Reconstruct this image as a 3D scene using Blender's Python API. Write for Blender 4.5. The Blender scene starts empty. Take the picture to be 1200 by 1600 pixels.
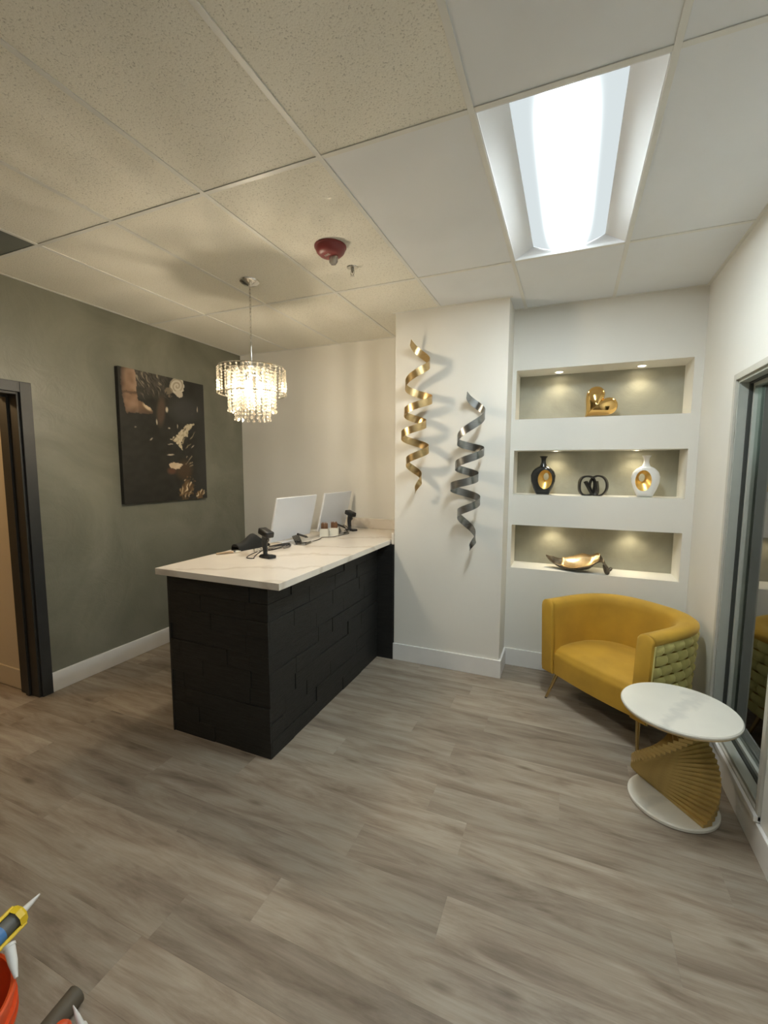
import bpy, bmesh, math, random
from mathutils import Vector, Matrix
random.seed(7)
R = math.radians
PI = math.pi
SC = bpy.context.scene
C = SC.collection

# ------------------------------------------------------------------ camera
F_PX, PITCH, YAW, ROLL, CAM_Z = 686.9, 0.1002, 0.399, 0.0038, 1.6571
cam = bpy.data.cameras.new('camera')
cam.sensor_fit = 'VERTICAL'; cam.sensor_height = 36.0; cam.sensor_width = 27.0
cam.lens = F_PX * 36.0 / 1600.0
cam.clip_start = 0.02
cam_o = bpy.data.objects.new('camera', cam); C.objects.link(cam_o)
_r = Vector((math.cos(YAW), math.sin(YAW), 0)); _f = Vector((-math.sin(YAW), math.cos(YAW), 0)); _u = Vector((0, 0, 1))
_f2 = _f * math.cos(PITCH) - _u * math.sin(PITCH); _u2 = _f * math.sin(PITCH) + _u * math.cos(PITCH)
_r3 = _r * math.cos(ROLL) + _u2 * math.sin(ROLL); _u3 = _u2 * math.cos(ROLL) - _r * math.sin(ROLL)
m = Matrix((_r3, _u3, -_f2)).transposed().to_4x4(); m.translation = (0, 0, CAM_Z)
cam_o.matrix_world = m
SC.camera = cam_o

# ------------------------------------------------------------------ world, exposure, light levels
w = bpy.data.worlds.new('world'); SC.world = w; w.use_nodes = True
w.node_tree.nodes['Background'].inputs[0].default_value = (0.9, 0.95, 1, 1)
w.node_tree.nodes['Background'].inputs[1].default_value = 0.02
vs = SC.view_settings
vs.view_transform = 'Standard'; vs.look = 'None'; vs.gamma = 1.0; vs.use_curve_mapping = False
vs.exposure = 1.2
TROFFER_COL = (0.89, 0.98, 1.0); TROFFER_E = 26.0; REAR_E = 13.0
BULB_COL = (1.0, 0.86, 0.65); BULB_E = 330.0
PUCK_COL = (1.0, 0.86, 0.58); PUCK_W = 1.9; PUCK_E = 14.0
HALL_W = 14.0

# ------------------------------------------------------------------ room measures (metres)
XL, XR = -3.457, 0.819
YB, YP, YN, YR = 4.0386, 3.44, 3.7263, -2.6
XP0, XP1 = -1.3536, -0.4577
H = 2.897
GX0, GA, GL, TW = -2.8116, 1.6487, 1.2255, 0.61
NX0, NX1, NYB = -0.427, 0.762, 4.0
NICHES = [(2.047, 2.43), (1.443, 1.80), (0.837, 1.195)]
ZC = 1.046

# ------------------------------------------------------------------ materials
MATS = {}
def nodes_of(name):
    mt = bpy.data.materials.new(name); mt.use_nodes = True
    nt = mt.node_tree; b = nt.nodes['Principled BSDF']
    MATS[name] = mt
    return mt, nt, b
def N(nt, typ, **kw):
    n = nt.nodes.new(typ)
    for k, v in kw.items():
        if k.startswith('i_'):
            key = k[2:]
            key = int(key) if key.isdigit() else key.replace('_', ' ')
            n.inputs[key].default_value = v
        else:
            setattr(n, k, v)
    return n
def lk(nt, a, ao, b, bi): nt.links.new(a.outputs[ao], b.inputs[bi])
def ramp(nt, stops):
    n = nt.nodes.new('ShaderNodeValToRGB'); e = n.color_ramp.elements
    while len(e) > 1: e.remove(e[-1])
    e[0].position = stops[0][0]; e[0].color = (*stops[0][1], 1)
    for p, c in stops[1:]:
        x = e.new(p); x.color = (*c, 1)
    return n
def coords(nt, scale=(1, 1, 1), rot=(0, 0, 0), kind='Object', rand=False):
    tc = N(nt, 'ShaderNodeTexCoord'); mp = N(nt, 'ShaderNodeMapping')
    mp.inputs['Scale'].default_value = scale; mp.inputs['Rotation'].default_value = rot
    if rand:
        oi = N(nt, 'ShaderNodeObjectInfo'); ml = N(nt, 'ShaderNodeMath', operation='MULTIPLY', i_1=37.0)
        ad = N(nt, 'ShaderNodeVectorMath', operation='ADD')
        lk(nt, oi, 'Random', ml, 0); lk(nt, tc, kind, ad, 0); lk(nt, ml, 0, ad, 1); lk(nt, ad, 0, mp, 0)
    else:
        lk(nt, tc, kind, mp, 0)
    return mp
def bump(nt, src, out, b, strength=0.2, dist=0.01):
    n = N(nt, 'ShaderNodeBump', i_Strength=strength, i_Distance=dist)
    lk(nt, src, out, n, 'Height'); lk(nt, n, 0, b, 'Normal')
def plain(name, col, rough=0.5, metal=0.0, var=0.06, nscale=9.0, bmp=0.0, bscale=120.0, spec=0.5, **kw):
    """single colour with a little procedural variation"""
    mt, nt, b = nodes_of(name)
    mp = coords(nt)
    nz = N(nt, 'ShaderNodeTexNoise', i_Scale=nscale, i_Detail=4.0)
    lk(nt, mp, 0, nz, 'Vector')
    lo = tuple(max(0, c * (1 - var)) for c in col); hi = tuple(min(1, c * (1 + var)) for c in col)
    rp = ramp(nt, [(0.3, lo), (0.7, hi)]); lk(nt, nz, 'Fac', rp, 0); lk(nt, rp, 0, b, 'Base Color')
    b.inputs['Roughness'].default_value = rough; b.inputs['Metallic'].default_value = metal
    b.inputs['Specular IOR Level'].default_value = spec
    if bmp:
        n2 = N(nt, 'ShaderNodeTexNoise', i_Scale=bscale, i_Detail=3.0); lk(nt, mp, 0, n2, 'Vector')
        bump(nt, n2, 'Fac', b, bmp, 0.004)
    for k, v in kw.items(): b.inputs[k.replace('_', ' ')].default_value = v
    return mt
plain('wall_white', (0.74, 0.722, 0.668), 0.55, var=0.02, nscale=2.0, bmp=0.06, bscale=60)
plain('wall_beige', (0.58, 0.50, 0.37), 0.6, var=0.03, nscale=2.0, bmp=0.05, bscale=60)
plain('trim_white', (0.74, 0.73, 0.71), 0.35, var=0.02)
plain('ceiling_backing', (0.3, 0.3, 0.28), 0.9)
plain('tee_white', (0.72, 0.715, 0.67), 0.5, var=0.03)
plain('tile_smooth', (0.75, 0.77, 0.785), 0.8, var=0.02, nscale=3)
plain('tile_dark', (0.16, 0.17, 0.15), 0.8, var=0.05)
plain('frame_charcoal', (0.030, 0.032, 0.032), 0.45, var=0.1)
plain('frame_jamb', (0.022, 0.021, 0.018), 0.5, var=0.1)
plain('aluminium_grey', (0.36, 0.37, 0.33), 0.5, var=0.05)
plain('aluminium_taupe', (0.52, 0.50, 0.44), 0.45, var=0.05)
plain('gasket_dark', (0.035, 0.038, 0.033), 0.6)
plain('next_room', (0.36, 0.40, 0.36), 0.8)
plain('fixture_white', (0.80, 0.81, 0.82), 0.4, var=0.01)
plain('chrome', (0.75, 0.74, 0.70), 0.12, metal=1.0, var=0.02)
plain('chrome_dark', (0.35, 0.33, 0.29), 0.3, metal=1.0, var=0.05)
plain('alarm_red', (0.22, 0.035, 0.034), 0.4, var=0.05)
plain('letter_white', (0.75, 0.68, 0.64), 0.5, var=0.02)
plain('monitor_white', (0.70, 0.72, 0.76), 0.35, var=0.01)
plain('monitor_screen', (0.01, 0.01, 0.012), 0.15)
plain('plastic_black', (0.012, 0.012, 0.012), 0.42, var=0.2)
plain('plastic_dark', (0.03, 0.03, 0.03), 0.3, var=0.2)
plain('cloth_black', (0.010, 0.010, 0.009), 0.8, var=0.2, bmp=0.2)
plain('light_wood', (0.42, 0.29, 0.17), 0.5, var=0.2, nscale=30)
plain('pencil_brown', (0.20, 0.10, 0.05), 0.5, var=0.5, nscale=40)
plain('box_white', (0.72, 0.70, 0.62), 0.5, var=0.02)
plain('gold_mirror', (0.80, 0.53, 0.20), 0.07, metal=1.0, var=0.02)
plain('gold_leaf', (0.80, 0.53, 0.16), 0.32, metal=0.85, var=0.15, nscale=35, bmp=0.25, bscale=60)
plain('vase_black', (0.022, 0.022, 0.020), 0.18, var=0.1)
plain('vase_white', (0.78, 0.77, 0.74), 0.2, var=0.01)
plain('iron_dark', (0.035, 0.032, 0.028), 0.4, metal=0.4, var=0.3, nscale=30)
plain('bronze_dark', (0.14, 0.115, 0.085), 0.38, metal=0.8, var=0.4, nscale=25, bmp=0.3, bscale=50)
plain('gold_bowl', (0.82, 0.60, 0.33), 0.3, metal=0.9, var=0.2, nscale=22, bmp=0.3, bscale=30)
plain('gold_leg', (0.60, 0.44, 0.20), 0.25, metal=1.0, var=0.05)
plain('gold_slat', (0.50, 0.36, 0.13), 0.42, metal=0.45, var=0.12, nscale=15)
plain('brass_edge', (0.62, 0.50, 0.30), 0.3, metal=0.9)
plain('bucket_orange', (0.72, 0.09, 0.02), 0.4, var=0.05)
plain('gun_yellow', (0.78, 0.55, 0.02), 0.4, var=0.05)
plain('label_grey', (0.12, 0.12, 0.11), 0.5, var=0.3)
plain('label_blue', (0.08, 0.22, 0.50), 0.4)
plain('plastic_white', (0.72, 0.72, 0.70), 0.4, var=0.02)
plain('shadow_brown', (0.10, 0.085, 0.06), 0.6, var=0.1)  # brown of the tube that stands in for a floor shadow

# plaster in mottled grey green, burnished
def plaster(name, lo, hi, rough):
    mt, nt, b = nodes_of(name)
    mp = coords(nt)
    a = N(nt, 'ShaderNodeTexNoise', i_Scale=1.6, i_Detail=6.0, i_Roughness=0.6, i_Distortion=1.2); lk(nt, mp, 0, a, 'Vector')
    rp = ramp(nt, [(0.25, lo), (0.75, hi)]); lk(nt, a, 'Fac', rp, 0); lk(nt, rp, 0, b, 'Base Color')
    c = N(nt, 'ShaderNodeTexNoise', i_Scale=4.5, i_Detail=8.0, i_Roughness=0.65, i_Distortion=2.0); lk(nt, mp, 0, c, 'Vector')
    mr = N(nt, 'ShaderNodeMapRange', i_3=rough - 0.08, i_4=rough + 0.16); lk(nt, c, 'Fac', mr, 0); lk(nt, mr, 0, b, 'Roughness')
    bump(nt, c, 'Fac', b, 0.35, 0.01)
    return mt
plaster('plaster_green', (0.145, 0.145, 0.108), (0.23, 0.225, 0.178), 0.36)
plaster('plaster_niche', (0.24, 0.236, 0.188), (0.40, 0.39, 0.315), 0.5)

# speckled mineral ceiling tile
mt, nt, b = nodes_of('tile_speckled')
mp = coords(nt, rand=True)
a = N(nt, 'ShaderNodeTexNoise', i_Scale=165.0, i_Detail=2.0); lk(nt, mp, 0, a, 'Vector')
rp = ramp(nt, [(0.30, (0.52, 0.50, 0.43)), (0.41, (0.78, 0.755, 0.665)), (1, (0.82, 0.80, 0.71))]); lk(nt, a, 'Fac', rp, 0)
lk(nt, rp, 0, b, 'Base Color'); b.inputs['Roughness'].default_value = 0.9
bump(nt, a, 'Fac', b, 0.3, 0.004)

# vinyl plank floor: every plank its own tone, grain along its length (local X)
def plank_mat(name, rand=True):
    mt, nt, b = nodes_of(name)
    mp = coords(nt, (1.3, 8.0, 8.0), rand=rand)
    g = N(nt, 'ShaderNodeTexNoise', i_Scale=1.6, i_Detail=7.0, i_Roughness=0.62, i_Distortion=0.5); lk(nt, mp, 0, g, 'Vector')
    rp = ramp(nt, [(0.28, (0.165, 0.126, 0.092)), (0.43, (0.262, 0.213, 0.166)), (0.56, (0.335, 0.285, 0.228)), (0.76, (0.40, 0.36, 0.30))])
    lk(nt, g, 'Fac', rp, 0)
    mp2 = coords(nt, (2.2, 60.0, 60.0), rand=rand)
    f = N(nt, 'ShaderNodeTexNoise', i_Scale=2.0, i_Detail=5.0, i_Roughness=0.7); lk(nt, mp2, 0, f, 'Vector')
    rp2 = ramp(nt, [(0.3, (0.80, 0.79, 0.77)), (0.62, (1, 1, 1)), (0.78, (1.12, 1.12, 1.12))]); lk(nt, f, 'Fac', rp2, 0)
    mx = N(nt, 'ShaderNodeMix', data_type='RGBA', blend_type='MULTIPLY'); mx.inputs[0].default_value = 0.8
    lk(nt, rp, 0, mx, 6); lk(nt, rp2, 0, mx, 7)
    # knots
    mp3 = coords(nt, (1.6, 5.0, 5.0), rand=rand)
    v = N(nt, 'ShaderNodeTexVoronoi', i_Scale=1.5); lk(nt, mp3, 0, v, 'Vector')
    rk = ramp(nt, [(0.02, (0.50, 0.46, 0.42)), (0.15, (1, 1, 1))]); lk(nt, v, 'Distance', rk, 0)
    mk = N(nt, 'ShaderNodeMix', data_type='RGBA', blend_type='MULTIPLY'); mk.inputs[0].default_value = 0.9
    lk(nt, mx, 2, mk, 6); lk(nt, rk, 0, mk, 7)
    oi = N(nt, 'ShaderNodeObjectInfo')
    mr = N(nt, 'ShaderNodeMapRange', i_3=0.83, i_4=1.13); lk(nt, oi, 'Random', mr, 0)
    ml = N(nt, 'ShaderNodeMix', data_type='RGBA', blend_type='MULTIPLY'); ml.inputs[0].default_value = 1.0
    lk(nt, mk, 2, ml, 6); lk(nt, mr, 0, ml, 7)
    lk(nt, ml, 2, b, 'Base Color')
    b.inputs['Roughness'].default_value = 0.42
    b.inputs['Specular IOR Level'].default_value = 0.35
    bump(nt, f, 'Fac', b, 0.12, 0.003)
plank_mat('floor_vinyl')

# black stained wood cladding
mt, nt, b = nodes_of('cladding_black')
mp = coords(nt, (3.0, 3.0, 22.0), rand=True)
a = N(nt, 'ShaderNodeTexNoise', i_Scale=3.0, i_Detail=7.0, i_Roughness=0.7, i_Distortion=0.4); lk(nt, mp, 0, a, 'Vector')
rp = ramp(nt, [(0.3, (0.004, 0.004, 0.004)), (0.6, (0.013, 0.013, 0.012)), (0.74, (0.028, 0.027, 0.024)), (0.82, (0.075, 0.07, 0.06))]); lk(nt, a, 'Fac', rp, 0)
lk(nt, rp, 0, b, 'Base Color'); b.inputs['Roughness'].default_value = 0.5
bump(nt, a, 'Fac', b, 0.5, 0.01)

def marble(name, base, vein, scale, rot=(0, 0, 0), stretch=(1, 1, 1), rough=0.18, width=0.05):
    mt, nt, b = nodes_of(name)
    mp = coords(nt, stretch, rot)
    wv = N(nt, 'ShaderNodeTexWave', wave_type='BANDS', i_Scale=scale, i_Distortion=7.0, i_Detail=5.0)
    wv.inputs['Detail Scale'].default_value = 1.6; wv.inputs['Detail Roughness'].default_value = 0.62
    lk(nt, mp, 0, wv, 'Vector')
    rp = ramp(nt, [(0.0, vein), (width, tuple(0.5 * (x + y) for x, y in zip(base, vein))), (width * 3.2, base), (1, base)])
    lk(nt, wv, 'Fac', rp, 0)
    nz = N(nt, 'ShaderNodeTexNoise', i_Scale=3.0, i_Detail=5.0); lk(nt, mp, 0, nz, 'Vector')
    rn = ramp(nt, [(0.35, tuple(c * 0.88 for c in base)), (0.65, base)]); lk(nt, nz, 'Fac', rn, 0)
    mx = N(nt, 'ShaderNodeMix', data_type='RGBA', blend_type='MULTIPLY'); mx.inputs[0].default_value = 0.55
    lk(nt, rp, 0, mx, 6); lk(nt, rn, 0, mx, 7); lk(nt, mx, 2, b, 'Base Color')
    b.inputs['Roughness'].default_value = rough
    return mt
marble('counter_marble', (0.86, 0.81, 0.74), (0.73, 0.665, 0.58), 0.8, rot=(0, 0, R(66)), rough=0.2, width=0.035)
marble('table_marble', (0.82, 0.81, 0.76), (0.70, 0.70, 0.67), 1.0, rot=(0, 0, R(35)), rough=0.22, width=0.06)

# mustard velvet
def velvet(name, col, rough=0.75):
    mt, nt, b = nodes_of(name)
    mp = coords(nt)
    nz = N(nt, 'ShaderNodeTexNoise', i_Scale=5.0, i_Detail=4.0); lk(nt, mp, 0, nz, 'Vector')
    rp = ramp(nt, [(0.3, tuple(c * 0.85 for c in col)), (0.7, tuple(min(1, c * 1.1) for c in col))]); lk(nt, nz, 'Fac', rp, 0)
    lk(nt, rp, 0, b, 'Base Color'); b.inputs['Roughness'].default_value = rough
    b.inputs['Sheen Weight'].default_value = 0.5; b.inputs['Sheen Roughness'].default_value = 0.4
    b.inputs['Sheen Tint'].default_value = (1.0, 0.80, 0.35, 1)
    n2 = N(nt, 'ShaderNodeTexNoise', i_Scale=400.0, i_Detail=2.0); lk(nt, mp, 0, n2, 'Vector'); bump(nt, n2, 'Fac', b, 0.12, 0.002)
velvet('velvet_mustard', (0.50, 0.285, 0.024))
velvet('velvet_woven', (0.62, 0.55, 0.20))

# ribbons: brushed metal
def brushed(name, col, rough):
    mt, nt, b = nodes_of(name)
    mp = coords(nt, (3, 3, 60))
    nz = N(nt, 'ShaderNodeTexNoise', i_Scale=6.0, i_Detail=3.0); lk(nt, mp, 0, nz, 'Vector')
    rp = ramp(nt, [(0.3, tuple(c * 0.8 for c in col)), (0.7, col)]); lk(nt, nz, 'Fac', rp, 0); lk(nt, rp, 0, b, 'Base Color')
    b.inputs['Metallic'].default_value = 1.0; b.inputs['Roughness'].default_value = rough
brushed('ribbon_gold', (0.72, 0.52, 0.26), 0.28)
brushed('ribbon_silver', (0.36, 0.37, 0.37), 0.3)

# crystal beads and clear acrylic: part clear, part scattering, part glossy
def clear(name, tint, t_amt, sc_amt, rough):
    mt = bpy.data.materials.new(name); mt.use_nodes = True; nt = mt.node_tree; nt.nodes.clear(); MATS[name] = mt
    out = N(nt, 'ShaderNodeOutputMaterial'); tr = N(nt, 'ShaderNodeBsdfTransparent', i_Color=(*tint, 1))
    tl = N(nt, 'ShaderNodeBsdfTranslucent', i_Color=(*tint, 1)); gl = N(nt, 'ShaderNodeBsdfGlossy', i_Color=(1, 1, 1, 1), i_Roughness=rough)
    fr = N(nt, 'ShaderNodeFresnel', i_IOR=1.5)
    m1 = N(nt, 'ShaderNodeMixShader', i_0=sc_amt); lk(nt, tr, 0, m1, 1); lk(nt, tl, 0, m1, 2)
    ad = N(nt, 'ShaderNodeMath', operation='ADD', i_1=t_amt, use_clamp=True); lk(nt, fr, 0, ad, 0)
    m2 = N(nt, 'ShaderNodeMixShader'); lk(nt, ad, 0, m2, 0); lk(nt, m1, 0, m2, 1); lk(nt, gl, 0, m2, 2); lk(nt, m2, 0, out, 0)
    # small surface waviness so that it is not a flat colour
    nz = N(nt, 'ShaderNodeTexNoise', i_Scale=30.0); bp = N(nt, 'ShaderNodeBump', i_Strength=0.02); lk(nt, nz, 0, bp, 'Height'); lk(nt, bp, 0, gl, 'Normal')
clear('crystal', (1.0, 0.96, 0.88), 0.06, 0.045, 0.1)
clear('crystal_sheer', (1.0, 0.98, 0.95), 0.03, 0.05, 0.08)
clear('strobe_clear', (0.96, 0.95, 0.92), 0.16, 0.4, 0.1)
clear('acrylic', (0.97, 0.98, 0.98), 0.05, 0.08, 0.05)
clear('window_glass', (0.80, 0.86, 0.83), 0.12, 0.0, 0.02)

def emit(name, col, strength):
    mt = bpy.data.materials.new(name); mt.use_nodes = True; nt = mt.node_tree; nt.nodes.clear(); MATS[name] = mt
    out = N(nt, 'ShaderNodeOutputMaterial'); e = N(nt, 'ShaderNodeEmission', i_Color=(*col, 1), i_Strength=strength); lk(nt, e, 0, out, 0)
    return nt, e
emit('bulb_glow', BULB_COL, BULB_E)
emit('puck_glow', PUCK_COL, PUCK_E)
emit('hall_glow', (1, 0.72, 0.4), 6.0)
# troffer lens: the lamp behind the diffuser runs along its middle
def lens_mat(name, level):
    nt, e = emit(name, TROFFER_COL, 1.0)
    tc = N(nt, 'ShaderNodeTexCoord'); sx = N(nt, 'ShaderNodeSeparateXYZ'); lk(nt, tc, 'Object', sx, 0)
    def sq(out, s):
        a_ = N(nt, 'ShaderNodeMath', operation='MULTIPLY', i_1=1.0 / s); lk(nt, sx, out, a_, 0)
        a1 = N(nt, 'ShaderNodeMath', operation='ABSOLUTE'); lk(nt, a_, 0, a1, 0)
        b_ = N(nt, 'ShaderNodeMath', operation='POWER', i_1=4.0); lk(nt, a1, 0, b_, 0); return b_
    qx, qy = sq(0, 0.078), sq(1, 0.42)
    ad = N(nt, 'ShaderNodeMath', operation='ADD'); lk(nt, qx, 0, ad, 0); lk(nt, qy, 0, ad, 1)
    ng = N(nt, 'ShaderNodeMath', operation='MULTIPLY', i_1=-1.0); lk(nt, ad, 0, ng, 0)
    ex = N(nt, 'ShaderNodeMath', operation='EXPONENT'); lk(nt, ng, 0, ex, 0)
    mu = N(nt, 'ShaderNodeMath', operation='MULTIPLY_ADD', i_1=level * 1.6, i_2=0.34); lk(nt, ex, 0, mu, 0); lk(nt, mu, 0, e, 'Strength')
lens_mat('lens_glow', TROFFER_E); lens_mat('lens_glow_rear', REAR_E)

# painted print: colours held in the mesh
mt, nt, b = nodes_of('canvas_print')
at = N(nt, 'ShaderNodeVertexColor', layer_name='print'); lk(nt, at, 0, b, 'Base Color'); b.inputs['Roughness'].default_value = 0.45

# ------------------------------------------------------------------ mesh helpers
def add_box(bm, x0, y0, z0, x1, y1, z1, bev=0.0, mtx=None):
    r = bmesh.ops.create_cube(bm, size=1.0)
    vs_ = r['verts']
    for v in vs_:
        v.co = Vector(((x0 + x1) / 2 + v.co.x * (x1 - x0), (y0 + y1) / 2 + v.co.y * (y1 - y0), (z0 + z1) / 2 + v.co.z * (z1 - z0)))
    if bev:
        es = list({e_ for v in vs_ for e_ in v.link_edges})
        g = bmesh.ops.bevel(bm, geom=es, offset=bev, segments=2, profile=0.5, affect='EDGES')
        vs_ = list({v for f in g['faces'] for v in f.verts})
    if mtx is not None:
        bmesh.ops.transform(bm, matrix=mtx, verts=vs_)
    return vs_
def box(x0, y0, z0, x1, y1, z1, bev=0.0):
    bm = bmesh.new(); add_box(bm, x0, y0, z0, x1, y1, z1, bev); return bm
def add_lathe(bm, prof, seg=32, cx=0, cy=0, sx=1.0, sy=1.0, cap=True):
    rings = []
    for r, z in prof:
        rings.append([bm.verts.new((cx + sx * r * math.cos(2 * PI * i / seg), cy + sy * r * math.sin(2 * PI * i / seg), z)) for i in range(seg)])
    for a_, b_ in zip(rings, rings[1:]):
        for i in range(seg):
            bm.faces.new((a_[i], a_[(i + 1) % seg], b_[(i + 1) % seg], b_[i]))
    if cap:
        if prof[0][0] > 1e-5: bm.faces.new(list(reversed(rings[0])))
        if prof[-1][0] > 1e-5: bm.faces.new(rings[-1])
    return rings
def lathe(prof, seg=32, **k):
    bm = bmesh.new(); add_lathe(bm, prof, seg, **k); return bm
def add_tube(bm, pts, rad, seg=8, closed=False):
    pts = [Vector(p) for p in pts]; n = len(pts)
    rads = rad if isinstance(rad, (list, tuple)) else [rad] * n
    rings = []; up = None
    for i, p in enumerate(pts):
        if closed: t = pts[(i + 1) % n] - pts[(i - 1) % n]
        else: t = pts[min(i + 1, n - 1)] - pts[max(i - 1, 0)]
        t.normalize()
        if up is None:
            up = Vector((0, 0, 1)) if abs(t.z) < 0.9 else Vector((1, 0, 0))
        s = t.cross(up)
        if s.length < 1e-6: s = t.orthogonal()
        s.normalize(); up = s.cross(t).normalized()
        rings.append([bm.verts.new(p + (s * math.cos(2 * PI * k / seg) + up * math.sin(2 * PI * k / seg)) * rads[i]) for k in range(seg)])
    pr = list(zip(rings, rings[1:])) + ([(rings[-1], rings[0])] if closed else [])
    for a_, b_ in pr:
        for k in range(seg):
            bm.faces.new((a_[k], a_[(k + 1) % seg], b_[(k + 1) % seg], b_[k]))
    if not closed:
        bm.faces.new(list(reversed(rings[0]))); bm.faces.new(rings[-1])
def tube(pts, rad, seg=8, closed=False):
    bm = bmesh.new(); add_tube(bm, pts, rad, seg, closed); return bm
def band(pts, wdir, w_, t_, closed=False):
    """flat strip along pts, wide along wdir (vector or function), thickness across"""
    bm = bmesh.new(); pts = [Vector(p) for p in pts]; n = len(pts); rings = []
    for i, p in enumerate(pts):
        if closed: t = pts[(i + 1) % n] - pts[(i - 1) % n]
        else: t = pts[min(i + 1, n - 1)] - pts[max(i - 1, 0)]
        t.normalize()
        wd = Vector(wdir(i) if callable(wdir) else wdir).normalized()
        nn = t.cross(wd).normalized(); ww = w_(i) if callable(w_) else w_
        rings.append([bm.verts.new(p + wd * a_ * ww / 2 + nn * b_ * t_ / 2) for a_, b_ in ((-1, -1), (1, -1), (1, 1), (-1, 1))])
    pr = list(zip(rings, rings[1:])) + ([(rings[-1], rings[0])] if closed else [])
    for a_, b_ in pr:
        for k in range(4): bm.faces.new((a_[k], a_[(k + 1) % 4], b_[(k + 1) % 4], b_[k]))
    if not closed:
        bm.faces.new(list(reversed(rings[0]))); bm.faces.new(rings[-1])
    return bm
def smooth_pts(pts, per=6, closed=False):
    """Catmull-Rom through pts"""
    P_ = [Vector(p) for p in pts]; n = len(P_); out = []
    for i in range(n if closed else n - 1):
        g = (lambda j: P_[j % n]) if closed else (lambda j: P_[max(0, min(n - 1, j))])
        p0, p1, p2, p3 = g(i - 1), g(i), g(i + 1), g(i + 2)
        for k in range(per):
            t = k / per
            out.append(0.5 * ((2 * p1) + (p2 - p0) * t + (2 * p0 - 5 * p1 + 4 * p2 - p3) * t * t + (3 * p1 - p0 - 3 * p2 + p3) * t ** 3))
    if not closed: out.append(P_[-1])
    return out
def grid_mesh(fn, nu, nv, close_u=False):
    bm = bmesh.new(); V = [[bm.verts.new(fn(i / (nu if close_u else nu - 1), j / (nv - 1))) for j in range(nv)] for i in range(nu)]
    for i in range(nu if close_u else nu - 1):
        for j in range(nv - 1):
            i2 = (i + 1) % nu
            bm.faces.new((V[i][j], V[i2][j], V[i2][j + 1], V[i][j + 1]))
    return bm
def mesh_of(name, bm, mat, smooth=True, ang=35):
    bmesh.ops.recalc_face_normals(bm, faces=bm.faces)
    me = bpy.data.meshes.new(name); bm.to_mesh(me); bm.free()
    me.materials.append(MATS[mat])
    if smooth:
        me.polygons.foreach_set('use_smooth', [True] * len(me.polygons)); me.set_sharp_from_angle(angle=R(ang))
    return me
def obj(name, bm, mat, parent=None, loc=None, rot=None, smooth=True, ang=35, label=None):
    me = bm if isinstance(bm, bpy.types.Mesh) else mesh_of(name, bm, mat, smooth, ang)
    o = bpy.data.objects.new(name, me); C.objects.link(o)
    if parent is not None: o.parent = parent
    if loc is not None: o.location = loc
    if rot is not None: o.rotation_euler = rot
    if label: o['label'] = label
    return o
def tag(o, label, cat, group=None, kind=None):
    o['label'] = label; o['category'] = cat
    if group: o['group'] = group
    if kind: o['kind'] = kind
    return o
def thing(name, label, cat, loc=(0, 0, 0), rotz=0.0, group=None):
    o = bpy.data.objects.new(name, None); C.objects.link(o); o.empty_display_size = 0.05
    o.location = loc; o.rotation_euler = (0, 0, rotz)
    return tag(o, label, cat, group)
def struct(name, bm, mat, label, cat, parent=None, **k):
    o = obj(name, bm, mat, parent, **k)
    if parent is None: tag(o, label, cat, kind='structure')
    return o
def lamp(name, typ, loc, energy, col, parent=None, **kw):
    l = bpy.data.lights.new(name, typ); l.energy = energy; l.color = col
    for k, v in kw.items(): setattr(l, k, v)
    o = bpy.data.objects.new(name, l); C.objects.link(o); o.location = loc
    if parent is not None: o.parent = parent
    return o

# ================================================================== SETTING
# ---- floor
floor = struct('floor', box(-6.4, YR, -0.08, XR + 0.12, YB + 0.1, -0.006), 'floor_vinyl', 'grey brown wood look plank floor', 'floor', smooth=False)
PW, PL = 0.19, 1.22
full = None
y0 = 1.72 - PW * 13
row = 0; rnd = random.Random(3)
y = y0
while y < YB - 0.01:
    ya, yb = y, min(y + PW, YB)
    x = XL - rnd.random() * PL
    while x < XR:
        xa, xb = max(x, XL), min(x + PL, XR)
        if xb - xa > 0.03:
            whole = abs((xb - xa) - PL) < 1e-4 and abs(yb - ya - PW) < 1e-4
            if whole and full is not None:
                me = full
            else:
                me = mesh_of('plank', box(-(xb - xa) / 2, -(yb - ya) / 2, -0.006, (xb - xa) / 2, (yb - ya) / 2, 0.0, 0.0006), 'floor_vinyl', False)
                if whole: full = me
            obj('plank', me, None, floor, loc=((xa + xb) / 2, (ya + yb) / 2, 0))
        x += PL
    y += PW; row += 1

# ---- ceiling: backing, tiles, grid
ceiling = struct('ceiling', box(XL, YR, H + 0.12, XR, YB, H + 0.2), 'ceiling_backing', 'suspended ceiling of lay in tiles on a metal grid', 'ceiling', smooth=False)
xs = [XL] + [GX0 + TW * i for i in range(0, 6)] + [XR]
ys = [YR] + [GA + GL * k for k in range(-3, 2)] + [YB]
LIGHT_CELLS = [(5, 4), (5, 2)]          # (column, row) of the lay-in light fittings
T_HALF = 0.011
for i in range(len(xs) - 1):
    for j in range(len(ys) - 1):
        if (i, j) in LIGHT_CELLS: continue
        xa, xb, ya, yb = xs[i], xs[i + 1], ys[j], ys[j + 1]
        mat = 'tile_smooth' if (i >= 4 and j >= 4) or (i >= 5 and j == 3) else 'tile_speckled'
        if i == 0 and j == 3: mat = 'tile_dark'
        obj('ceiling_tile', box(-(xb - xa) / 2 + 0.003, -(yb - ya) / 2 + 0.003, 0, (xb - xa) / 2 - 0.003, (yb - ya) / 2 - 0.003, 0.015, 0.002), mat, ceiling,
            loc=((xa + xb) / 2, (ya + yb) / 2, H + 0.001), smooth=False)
for xx in xs[1:-1]:
    obj('grid_bar', box(xx - T_HALF, YR, H - 0.003, xx + T_HALF, YB, H + 0.001, 0.0008), 'tee_white', ceiling, smooth=False)
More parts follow.
